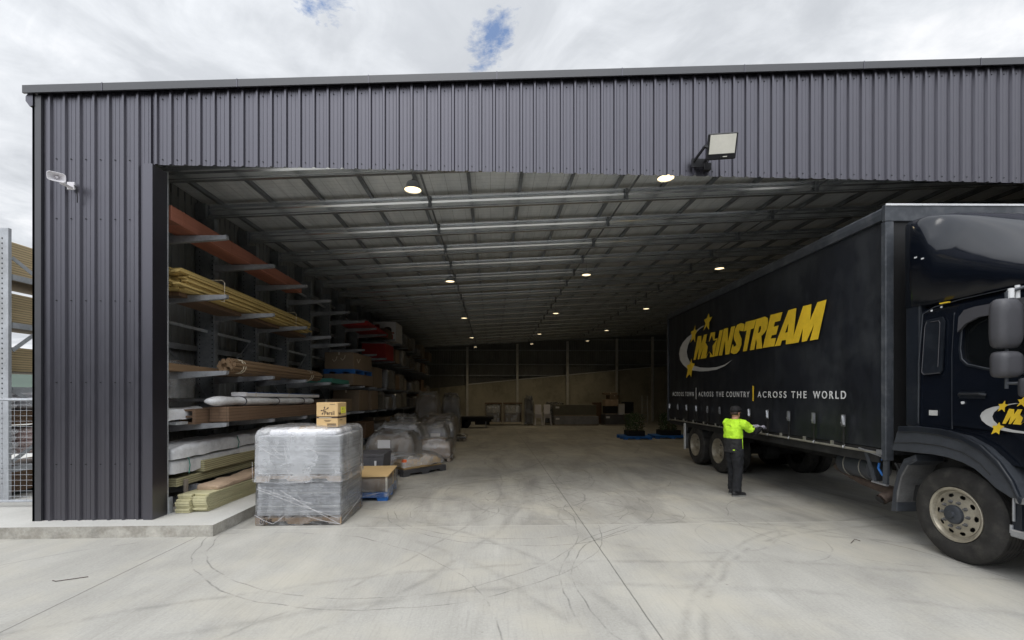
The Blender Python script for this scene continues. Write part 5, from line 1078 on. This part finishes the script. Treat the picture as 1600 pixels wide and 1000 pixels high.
b = MB(); b.tube([(-.088, 5.40, 1.235), (-.088, 5.10, 1.27), (-.088, 4.80, 1.27), (-.088, 4.55, 1.23), (-.088, 4.38, 1.14), (-.088, 4.28, 1.04)], .005, 5); b.build('arch_crease', 'frame_dark', TK)
# cab
def cabsec(s_, hw0, hw1, zb, zt, r, top_n=6):
    pts = [(1.25-hw0, zb), (1.25-hw0, 1.6), (1.25-hw0+.012, 2.1), (1.25-hw1, zt-r)]
    pts += [(1.25-hw1+r-r*math.cos(a), zt-r+r*math.sin(a)) for a in [R(90*(k+1)/top_n) for k in range(top_n)]]
    full = pts+[(2.5-x, z) for x, z in reversed(pts)]
    return [(x, s_, z) for x, z in full]
b = MB(); b.rings([cabsec(5.17, 1.23, 1.19, 1.15, 2.90, .10), cabsec(4.4, 1.23, 1.19, 1.15, 2.90, .10), cabsec(3.75, 1.22, 1.17, 1.15, 2.90, .12), cabsec(3.42, 1.19, 1.12, 1.15, 2.88, .14), cabsec(3.22, 1.12, 1.04, 1.15, 2.80, .2), cabsec(3.15, 1.02, .95, 1.15, 2.65, .25)]); CAB = b.build('cab_body', 'navy', TK, smooth=True)
for x_ in (.03, 2.14): b = MB(); b.box(x_, x_+.33, 5.17, 5.37, 1.45, 3.0); b.build('cab_side_fairing', 'navy_dull', TK, bevel=.02, seg=2)
b = MB(); b.box(.3, 2.2, 3.3, 5.1, .80, 1.14); b.build('cab_floor', 'frame_dark', TK)
b = MB(); b.box(.02, 2.48, 3.1, 3.35, .45, 1.14); b.build('bumper', 'navy_dull', TK, bevel=.04, seg=3)
b = MB(); b.box(.35, 2.15, 3.12, 3.16, 1.25, 1.7); b.build('grille', 'guard', TK)
for x in (.08, 2.1): b = MB(); b.box(x, x+.32, 3.08, 3.12, .82, 1.02); b.build('headlight', 'lens', TK, bevel=.03)
b = MB(); b.add([(.25, 3.12, 1.85), (2.25, 3.12, 1.85), (2.12, 3.25, 2.70), (.38, 3.25, 2.70)], [(0, 1, 2, 3)]); b.build('windscreen', 'glass', TK)
# door with window
DX = lambda w: .008+max(0, (w-2.1))*.048
dpoly = [(3.50, 1.18), (4.74, 1.46), (4.745, 1.6), (4.755, 2.3), (4.75, 2.72), (4.70, 2.83), (3.72, 2.83), (3.55, 2.3)]
dpoly = [(3.50, 1.30), (3.95, 1.30), (4.15, 1.47), (4.74, 1.50)]+dpoly[2:]
wpoly = [(4.65, 2.34), (4.64, 2.66), (4.61, 2.71), (4.54, 2.73), (3.82, 2.73), (3.66, 2.1), (3.9, 2.03), (4.28, 2.09), (4.57, 2.17), (4.63, 2.23)]
frd = lambda o: (lambda u, w, d: (DX(w)-o+d, u, w))
door = curve_mesh('door', [dpoly, wpoly], 'navy', TK, .02, frd(.004))
def ringpoly(p, k):
    cx = sum(q[0] for q in p)/len(p); cz = sum(q[1] for q in p)/len(p); out = []
    for u, w in p: d = math.hypot(u-cx, w-cz); out.append((cx+(u-cx)*(d+k)/d, cz+(w-cz)*(d+k)/d))
    return out
curve_mesh('window_seal', [ringpoly(wpoly, .03), ringpoly(wpoly, .005)], 'navy_dull', door, .012, frd(.018))
b = MB(); q_ = ringpoly(wpoly, .004); b.tube([(DX(w)-.026, u, w) for u, w in q_+q_[:1]], .006, 6); b.build('window_trim', 'guard', door)
curve_mesh('window_pane', [ringpoly(wpoly, .02)], 'glass', door, .004, frd(-.010))
curve_mesh('wind_deflector', [[(4.66, 2.52), (4.655, 2.68), (4.60, 2.75), (4.5, 2.765), (3.82, 2.77), (3.82, 2.66), (4.45, 2.65), (4.58, 2.60)]], 'mirror_back', door, .03, frd(.05))
b = MB(); b.tube([(-.012, 4.66, 1.835), (-.045, 4.63, 1.85), (-.045, 4.42, 1.85), (-.012, 4.39, 1.84)], .014, 8); b.box(-.014, .0, 4.40, 4.66, 1.80, 1.875); b.build('handle', 'navy_dull', door)
b = MB(); b.lathe([(0, .016), (-.012, .016), (-.013, .001)], (-.010, 4.62, 1.755), 'x', 14); b.build('lock_barrel', 'tag_white', door)
for pp, nm in (([(4.752, 1.46), (4.762, 2.3), (4.757, 2.75)], 'door_gap'), ([(5.165, 1.5), (5.165, 2.2), (5.15, 2.6), (5.14, 2.80), (5.0, 2.86), (4.7, 2.885), (4.2, 2.895), (3.6, 2.88)], 'roof_seam')):
    b = MB(); b.tube([(DX(w)-.006, u, w) for u, w in pp], .0055, 6); b.build(nm, 'guard', CAB)
vent = [(5.12, 2.10), (5.11, 2.66), (5.09, 2.72), (4.90, 2.73), (4.87, 2.68), (4.87, 2.12), (4.90, 2.08), (5.09, 2.07)]
curve_mesh('vent_panel', [vent], 'navy_dull', CAB, .014, frd(.0))
b = MB(); b.tube([(DX(w)-.012, u, w) for u, w in ((4.89, 2.09), (5.09, 2.08), (5.112, 2.11), (5.10, 2.64), (5.08, 2.70))], .005, 6); b.build('vent_trim', 'mirror_back', CAB)
b = MB(); b.tube([(DX(w)-.012, u, w) for u, w in ((5.03, 2.69), (4.93, 2.69), (4.915, 2.66), (4.915, 2.16))], .0045, 6); b.build('vent_louvre', 'mirror_back', CAB)
b = MB(); b.box(.004, .012, 4.93, 5.03, 1.60, 1.66); b.build('maker_plate', 'silver', CAB)
for s_, z in ((5.02, 2.82), (4.90, 2.84)): b = MB(); b.lathe([(0, .012), (-.008, .011), (-.008, .001)], (.03, s_, z), 'x', 10); b.build('bolt_cap', 'tag_white', CAB)
b = MB(); b.box(.0, .03, 4.80, 4.90, 2.872, 2.884); b.build('marker_strip', 'yellow', CAB)
put_logo(door, lg(.21, .25, 4.25, 1.555, -.018), lg(.21, .25, 4.25, 1.555, -.024))
# roof air fairing
def fsec(s_, zs, xi, zt, x0=.02):
    pts = [(x0, 2.91), (x0, zs-.12), (x0, zs-.02)]
    for k in range(1, 9):
        f = k/8; pts.append((x0+(xi-x0)*f, zs+(zt-zs)*(1-(1-f)**1.6)))
    pts.append((xi+.15, zt+.02)); full = pts+[(2.5-x, z) for x, z in reversed(pts)]
    return [(x, s_, z) for x, z in full]
b = MB(); b.rings([fsec(5.36, 3.92, .07, 3.985), fsec(5.26, 3.91, .08, 3.985), fsec(5.16, 3.84, .12, 3.98), fsec(5.06, 3.62, .22, 3.96), fsec(4.98, 3.46, .30, 3.93), fsec(4.79, 3.38, .38, 3.84), fsec(4.5, 3.27, .46, 3.68), fsec(4.2, 3.15, .52, 3.50), fsec(3.9, 3.04, .58, 3.32), fsec(3.6, 2.97, .64, 3.14), fsec(3.4, 2.93, .7, 3.0)]); b.build('roof_fairing', 'navy', TK, smooth='all')
for s_, z in ((5.22, 3.50), (5.13, 3.46)): b = MB(); b.box(.012, .02, s_-.02, s_+.01, z-.008, z+.008); b.build('paint_chip', 'tag_white', TK)
# steps and mirrors
for z, s0 in ((.47, 4.14), (.80, 4.10)):
    b = MB(); b.box(-.05, .35, 3.45, s0, z, z+.07); b.build('step', 'bright', TK, bevel=.01)
b = MB(); b.box(-.02, .33, 4.06, 4.14, .47, .92); b.box(.25, .4, 3.4, 4.1, .45, 1.2); b.build('step_box', 'navy_dull', TK)
b = MB(); b.tube([(-.03, 4.12, .9), (-.03, 4.12, .62)], .012, 8); b.tube([(-.03, 4.14, .58), (-.03, 4.14, .5)], .014, 8); b.build('step_edge', 'bright', TK)
def rbox(x0, x1, s_, z0, z1, d, r): return [rr2 for rr2 in [[((x0+x1)/2+p[0], s_+dd, (z0+z1)/2+p[2]) for p in rr_((x1-x0)/2*k, (z1-z0)/2*k, 0, 28, 5)] for dd, k in ((-d, .5), (-d*.95, .8), (-d*.6, .97), (0, 1), (0.03, .97))]]
b = MB(); b.rings(rbox(-.40, -.17, 3.98, 2.27, 2.74, .09, .03)); mr = b.build('mirror', 'mirror_back', TK, smooth='all')
b = MB(); b.rings(rbox(-.39, -.17, 3.98, 2.00, 2.25, .09, .03)); b.build('mirror', 'mirror_back', TK, smooth='all')
b = MB(); b.rings(rbox(-.26, -.10, 3.86, 1.82, 2.0, .08, .03)); b.build('mirror', 'mirror_back', TK, smooth='all')
b = MB(); b.tube([(-.27, 3.97, 1.9), (-.27, 3.97, 2.8)], .014, 8); b.tube([(-.27, 3.97, 2.80), (-.1, 3.85, 2.86), (.06, 3.7, 2.84)], .014, 8); b.tube([(-.27, 3.97, 1.95), (-.1, 3.8, 1.95), (.02, 3.7, 1.95)], .014, 8); b.build('mirror_arm', 'guard', mr)
b = MB(); b.tube([(-.25, 3.95, 2.74), (-.25, 3.95, 2.83)], .022, 10); b.tube([(-.19, 3.95, 2.74), (-.19, 3.95, 2.86)], .018, 10); b.build('mirror_pivot', 'tag_white', mr)
# ------------------------------------------------------------------ the worker
M['skin'] = mat('skin', (.52, .27, .19), .55, 0, .08, 20, None, .05)
M['trouser'] = mat('black work trousers', (.012, .013, .016), .85, 0, .3, 9, None, .5, 22)
M['cap'] = mat('black cap', (.015, .014, .016), .8, 0, .2, 9, None, .2, 60)
M['glove'] = mat('pale grey knit glove', (.42, .41, .48), .8, 0, .15, 30, None, .3, 90)
M['sleeve'] = mat('black sleeve', (.014, .014, .016), .8, 0, .2, 12, None, .4, 30)
M['shoe'] = mat('black work shoe', (.018, .018, .02), .6, 0, .2, 12, None, .2, 40)
M['sole'] = mat('grey shoe sole', (.20, .20, .19), .8, 0, .1, 12)
M['hiviz'] = mat('fluorescent yellow shirt', (.55, .95, .04), .75, 0, .05, 9, None, .5, 14)
M['lower_shirt'] = mat('black lower shirt panel', (.02, .02, .021), .85, 0, .25, 9, None, .6, 16)
FOLD = bpy.data.textures.new('cloth_folds', 'CLOUDS'); FOLD.noise_scale = .075; FOLD.noise_depth = 2
PR = thing('person', 'person in yellow and black shirt, black cap and grey gloves reaching to a truck buckle', 'person', (4.40, 8.02, floorz(4.4, 8)), R(20))
def blob(name, m_, parent, parts, vox=.010, sm=4, sub=False):
    b = MB()
    for pts, rs, sy in parts:
        if len(pts) == 1: # ellipsoid
            c, r = Vector(pts[0]), rs; n = 14; b.rings([[(c.x+r[0]*math.cos(a)*math.sin(t), c.y+r[1]*math.sin(a)*math.sin(t), c.z+r[2]*math.cos(t)) for a in [2*math.pi*k/18 for k in range(18)]] for t in [math.pi*(.02+.96*j/n) for j in range(n+1)]])
        else: b.tube(pts, rs, 16, True, sy)
    o = b.build(name, m_, parent, smooth='all')
    r = o.modifiers.new('remesh', 'REMESH'); r.mode = 'VOXEL'; r.voxel_size = vox; r.use_smooth_shade = True
    s = o.modifiers.new('smooth', 'SMOOTH'); s.factor = .5; s.iterations = sm
    if name in ('shirt_top', 'shirt_lower', 'trousers', 'undersleeve'): d = o.modifiers.new('folds', 'DISPLACE'); d.texture = FOLD; d.strength = .030; d.mid_level = .5; d.texture_coords = 'LOCAL'
    return o
def oval(zs):  # torso rings: (z, xc, halfdepth, halfwidth)
    return [[(xc+d*math.copysign(abs(math.cos(a))**.85, math.cos(a)), yc+w*math.copysign(abs(math.sin(a))**.85, math.sin(a)), z) for a in [2*math.pi*k/24 for k in range(24)]] for z, xc, yc, d, w in zs]
def blob2(name, m_, parent, rings, parts, vox=.009, sm=4):
    b = MB(); b.rings(oval(rings)) if rings else None
    for pts, rs, sy in parts:
        if len(pts) == 1:
            c, r = Vector(pts[0]), rs; n = 14; b.rings([[(c.x+r[0]*math.cos(a)*math.sin(t), c.y+r[1]*math.sin(a)*math.sin(t), c.z+r[2]*math.cos(t)) for a in [2*math.pi*k/18 for k in range(18)]] for t in [math.pi*(.02+.96*j/n) for j in range(n+1)]])
        else: b.tube(pts, rs, 16, True, sy)
    o = b.build(name, m_, parent, smooth='all'); r = o.modifiers.new('remesh', 'REMESH'); r.mode = 'VOXEL'; r.voxel_size = vox; r.use_smooth_shade = True
    s = o.modifiers.new('smooth', 'SMOOTH'); s.factor = .5; s.iterations = sm
    if name in ('shirt_top', 'shirt_lower', 'trousers', 'undersleeve'): d = o.modifiers.new('folds', 'DISPLACE'); d.texture = FOLD; d.strength = .030; d.mid_level = .5; d.texture_coords = 'LOCAL'
    return o
RS, LS = (.03, -.185, 1.325), (.05, .185, 1.325)
RE, LE = (.28, -.225, 1.155), (.33, .13, 1.17)
RW, LW = (.53, -.15, 1.225), (.55, .03, 1.235)
hx, hz = .055, 1.505   # head centre
blob2('body', 'skin', PR, [(.80, 0, 0, .10, .14), (.95, .0, 0, .10, .135), (1.15, .01, 0, .095, .135), (1.30, .02, 0, .085, .15), (1.37, .03, 0, .06, .09)], [
    ([(.03, 0, 1.34), (.045, 0, 1.42), (.055, 0, 1.47)], [.062, .058, .06], 1),
    ([(hx, 0, hz+.02)], (.088, .075, .098), 1), ([(hx+.03, 0, hz-.045)], (.062, .052, .062), 1),
    ([(hx+.092, 0, hz-.0)], (.016, .012, .022), 1), ([(hx+.080, 0, hz-.055)], (.012, .022, .008), 1), ([(hx+.07, 0, hz-.088)], (.022, .024, .018), 1),
    ([(hx-.01, -.076, hz-.005)], (.016, .010, .026), 1), ([(hx-.01, .076, hz-.005)], (.016, .010, .026), 1),
    ([RS, RE, RW], [.05, .042, .030], 1), ([LS, LE, LW], [.05, .042, .030], 1),
    ([(-.0, -.085, .86), (.015, -.095, .46), (-.03, -.10, .09)], [.075, .055, .04], 1), ([(.0, .085, .86), (.09, .095, .47), (.10, .10, .09)], [.075, .055, .04], 1)], .008, 3)
for y in (-.030, .030):
    b = MB(); c = (hx+.082, y, hz+.012); b.lathe([(-.004, .001), (-.003, .009), (.002, .010), (.006, .006), (.0075, .001)], c, 'x', 12); b.build('eye', 'white_plastic', PR, smooth=True)
b = MB(); b.rings(oval([(hz-.035, hx-.035, 0, .060, .070), (hz+.0, hx-.022, 0, .072, .080), (hz+.03, hx-.012, 0, .082, .083)])); b.build('hair', 'ink', PR, smooth='all')
b = MB(); b.rings(oval([(hz+.022, hx-.004, 0, .099, .088), (hz+.055, hx-.004, 0, .101, .090), (hz+.09, hx-.004, 0, .092, .083), (hz+.118, hx-.004, 0, .068, .062), (hz+.130, hx-.004, 0, .03, .03), (hz+.133, hx-.004, 0, .005, .005)]))
b.rings([[(hx+.07+q*.09*math.cos(a*1.0), .078*math.sin(a)*(1-.1*q), hz+.030-.012*q+h_) for a in [R(-80+16*k) for k in range(11)]] for q, h_ in ((0, 0), (.9, 0), (.95, -.008), (0, -.008))], closed=False, caps=False); b.build('cap', 'cap', PR, smooth='all')
# shirt: yellow top with short sleeves, black lower panels with a yellow stripe
blob2('shirt_top', 'hiviz', PR, [(1.045, -.005, 0, .128, .165), (1.10, -.008, 0, .127, .162), (1.18, -.012, 0, .128, .162), (1.26, -.006, 0, .122, .172), (1.32, .008, 0, .105, .180), (1.365, .02, 0, .085, .135), (1.395, .03, 0, .068, .075)], [
    ([(.0, -.13, 1.325), (.04, -.185, 1.315), (.13, -.205, 1.245), (.185, -.215, 1.205)], [.075, .080, .075, .078], 1), ([(.0, .13, 1.325), (.05, .185, 1.315), (.14, .175, 1.25), (.20, .16, 1.215)], [.075, .080, .075, .078], 1)], .009, 4)
blob2('shirt_lower', 'lower_shirt', PR, [(.79, .0, 0, .132, .178), (.85, .0, 0, .130, .172), (.95, -.004, 0, .126, .163), (1.05, -.005, 0, .124, .160)], [], .009, 3)
b = MB(); b.rings([[(.128*math.cos(a)+.0-.0, -.178+(.178-.172*math.sin(math.pi/2+0))*0-.006+0*z, z) for a in (0.15, .45)] for z in (.79, .9, 1.05)], closed=False, caps=False)
b = MB(); rs = []
for z, d, w in ((.79, .138, .184), (.85, .136, .178), (.95, .132, .169), (1.06, .131, .166)):
    rs.append([(d*math.cos(a), w*math.sin(a), z) for a in [R(-72+6*k) for k in range(7)]])
b.rings(rs, closed=False, caps=False); o = b.build('yellow_stripe', 'hiviz', PR, smooth='all', fix=False); so = o.modifiers.new('thick', 'SOLIDIFY'); so.thickness = .004
b = MB(); b.rings([[((.136)*math.cos(a), .180*math.sin(a), z) for a in [R(-150+7*k) for k in range(6)]] for z in (.835, .85)], closed=False, caps=False); b.build('reflective_piping', 'hiviz', PR, fix=False)
b = MB(); b.tube([(-.134+.004*abs(q), .07*math.cos(q*1.0), 1.22+.07*math.sin(q)) for q in [R(60+20*k) for k in range(13)]], .003, 5); b.build('back_print', 'leaf', PR)
b = MB(); b.bar((.14, -.285, 1.27), (.18, -.285, 1.245), .004, .014); b.bar((.165, -.285, 1.275), (.16, -.285, 1.245), .004, .01); b.build('sleeve_print', 'ink', PR)
for nm, E_, W_, S_ in (('r', RE, RW, (.16, -.20, 1.24)), ('l', LE, LW, (.18, .17, 1.24))):
    blob('undersleeve', 'sleeve', PR, [([S_, E_, tuple(E_[i]*.4+W_[i]*.6 for i in range(3)), W_], [.056, .054, .045, .036], 1)], .008, 3)
def glove(W_, D_, up, side):
    w, d = Vector(W_), Vector(D_).normalized(); u = Vector(up).normalized(); s = d.cross(u).normalized()*side; u = s.cross(d)*side
    parts = [([w-d*.05, w+d*.01, w+d*.05, w+d*.085], [.036, .034, .036, .032], 1)]
    for k, ln in enumerate((.070, .078, .073, .058)):
        o_ = w+d*.082+s*(-.028+.0185*k); c = .25+.12*k
        parts.append(([o_-d*.02, o_+d*ln*.45-u*.006*c*4, o_+d*ln*.8-u*.018*c*2.4, o_+d*ln-u*.034*c*2], [.0105, .0100, .0092, .0080], 1))
    o_ = w+d*.025-s*.03; parts.append(([o_, o_+d*.028-s*.02-u*.006, o_+d*.055-s*.026-u*.018], [.013, .0115, .0095], 1))
    blob('glove', 'glove', PR, parts, .0045, 2)
glove((.545, -.145, 1.228), (.85, .25, .12), (0, -.2, 1), 1)
glove((.565, .025, 1.238), (.85, -.15, .05), (0, .2, 1), -1)
blob2('trousers', 'trouser', PR, [(.80, 0, 0, .125, .168), (.90, 0, 0, .12, .16)], [
    ([(-.0, -.085, .86), (.0, -.09, .68), (.015, -.095, .47), (-.015, -.098, .26), (-.035, -.10, .085)], [.108, .098, .080, .074, .078], 1),
    ([(.01, .085, .86), (.05, .09, .68), (.085, .095, .48), (.085, .098, .26), (.09, .10, .085)], [.108, .098, .080, .074, .078], 1)], .009, 4)
for x, y, a in ((-.035, -.10, -.12), (.09, .10, .1)):
    b = MB(); rs = []
    for f, w, h in ((0, .022, .05), (.06, .034, .085), (.25, .037, .10), (.45, .036, .085), (.65, .042, .062), (.85, .042, .050), (.97, .030, .04), (1.0, .014, .03)):
        xx_ = x-.085+.275*f; rs.append([(xx_+.0, y+(xx_-x)*a+w*math.cos(t), max(.022, .022+h*math.sin(t))) for t in [2*math.pi*k/16 for k in range(16)]])
    b.rings(rs); sh = b.build('shoe', 'shoe', PR, smooth='all')
    b = MB(); b.rings([[(x-.085+.275*f, y+(-.085+.275*f)*a+s_*w, z) for s_ in (-1, 1) for z in ((.0, .026) if s_ < 0 else (.026, .0))] for f, w in ((-.01, .02), (.05, .036), (.25, .038), (.45, .036), (.65, .045), (.85, .044), (.98, .03), (1.02, .012))]); b.build('sole', 'sole', sh)
    b = MB(); 
    for q in (.45, .53, .61): xx_ = x-.085+.275*q; b.bar((xx_, y+(xx_-x)*a-.03, .085-.05*(q-.45)), (xx_+.015, y+(xx_-x)*a+.03, .087-.05*(q-.45)), .006, .006)
    b.build('lace', 'sole', sh)
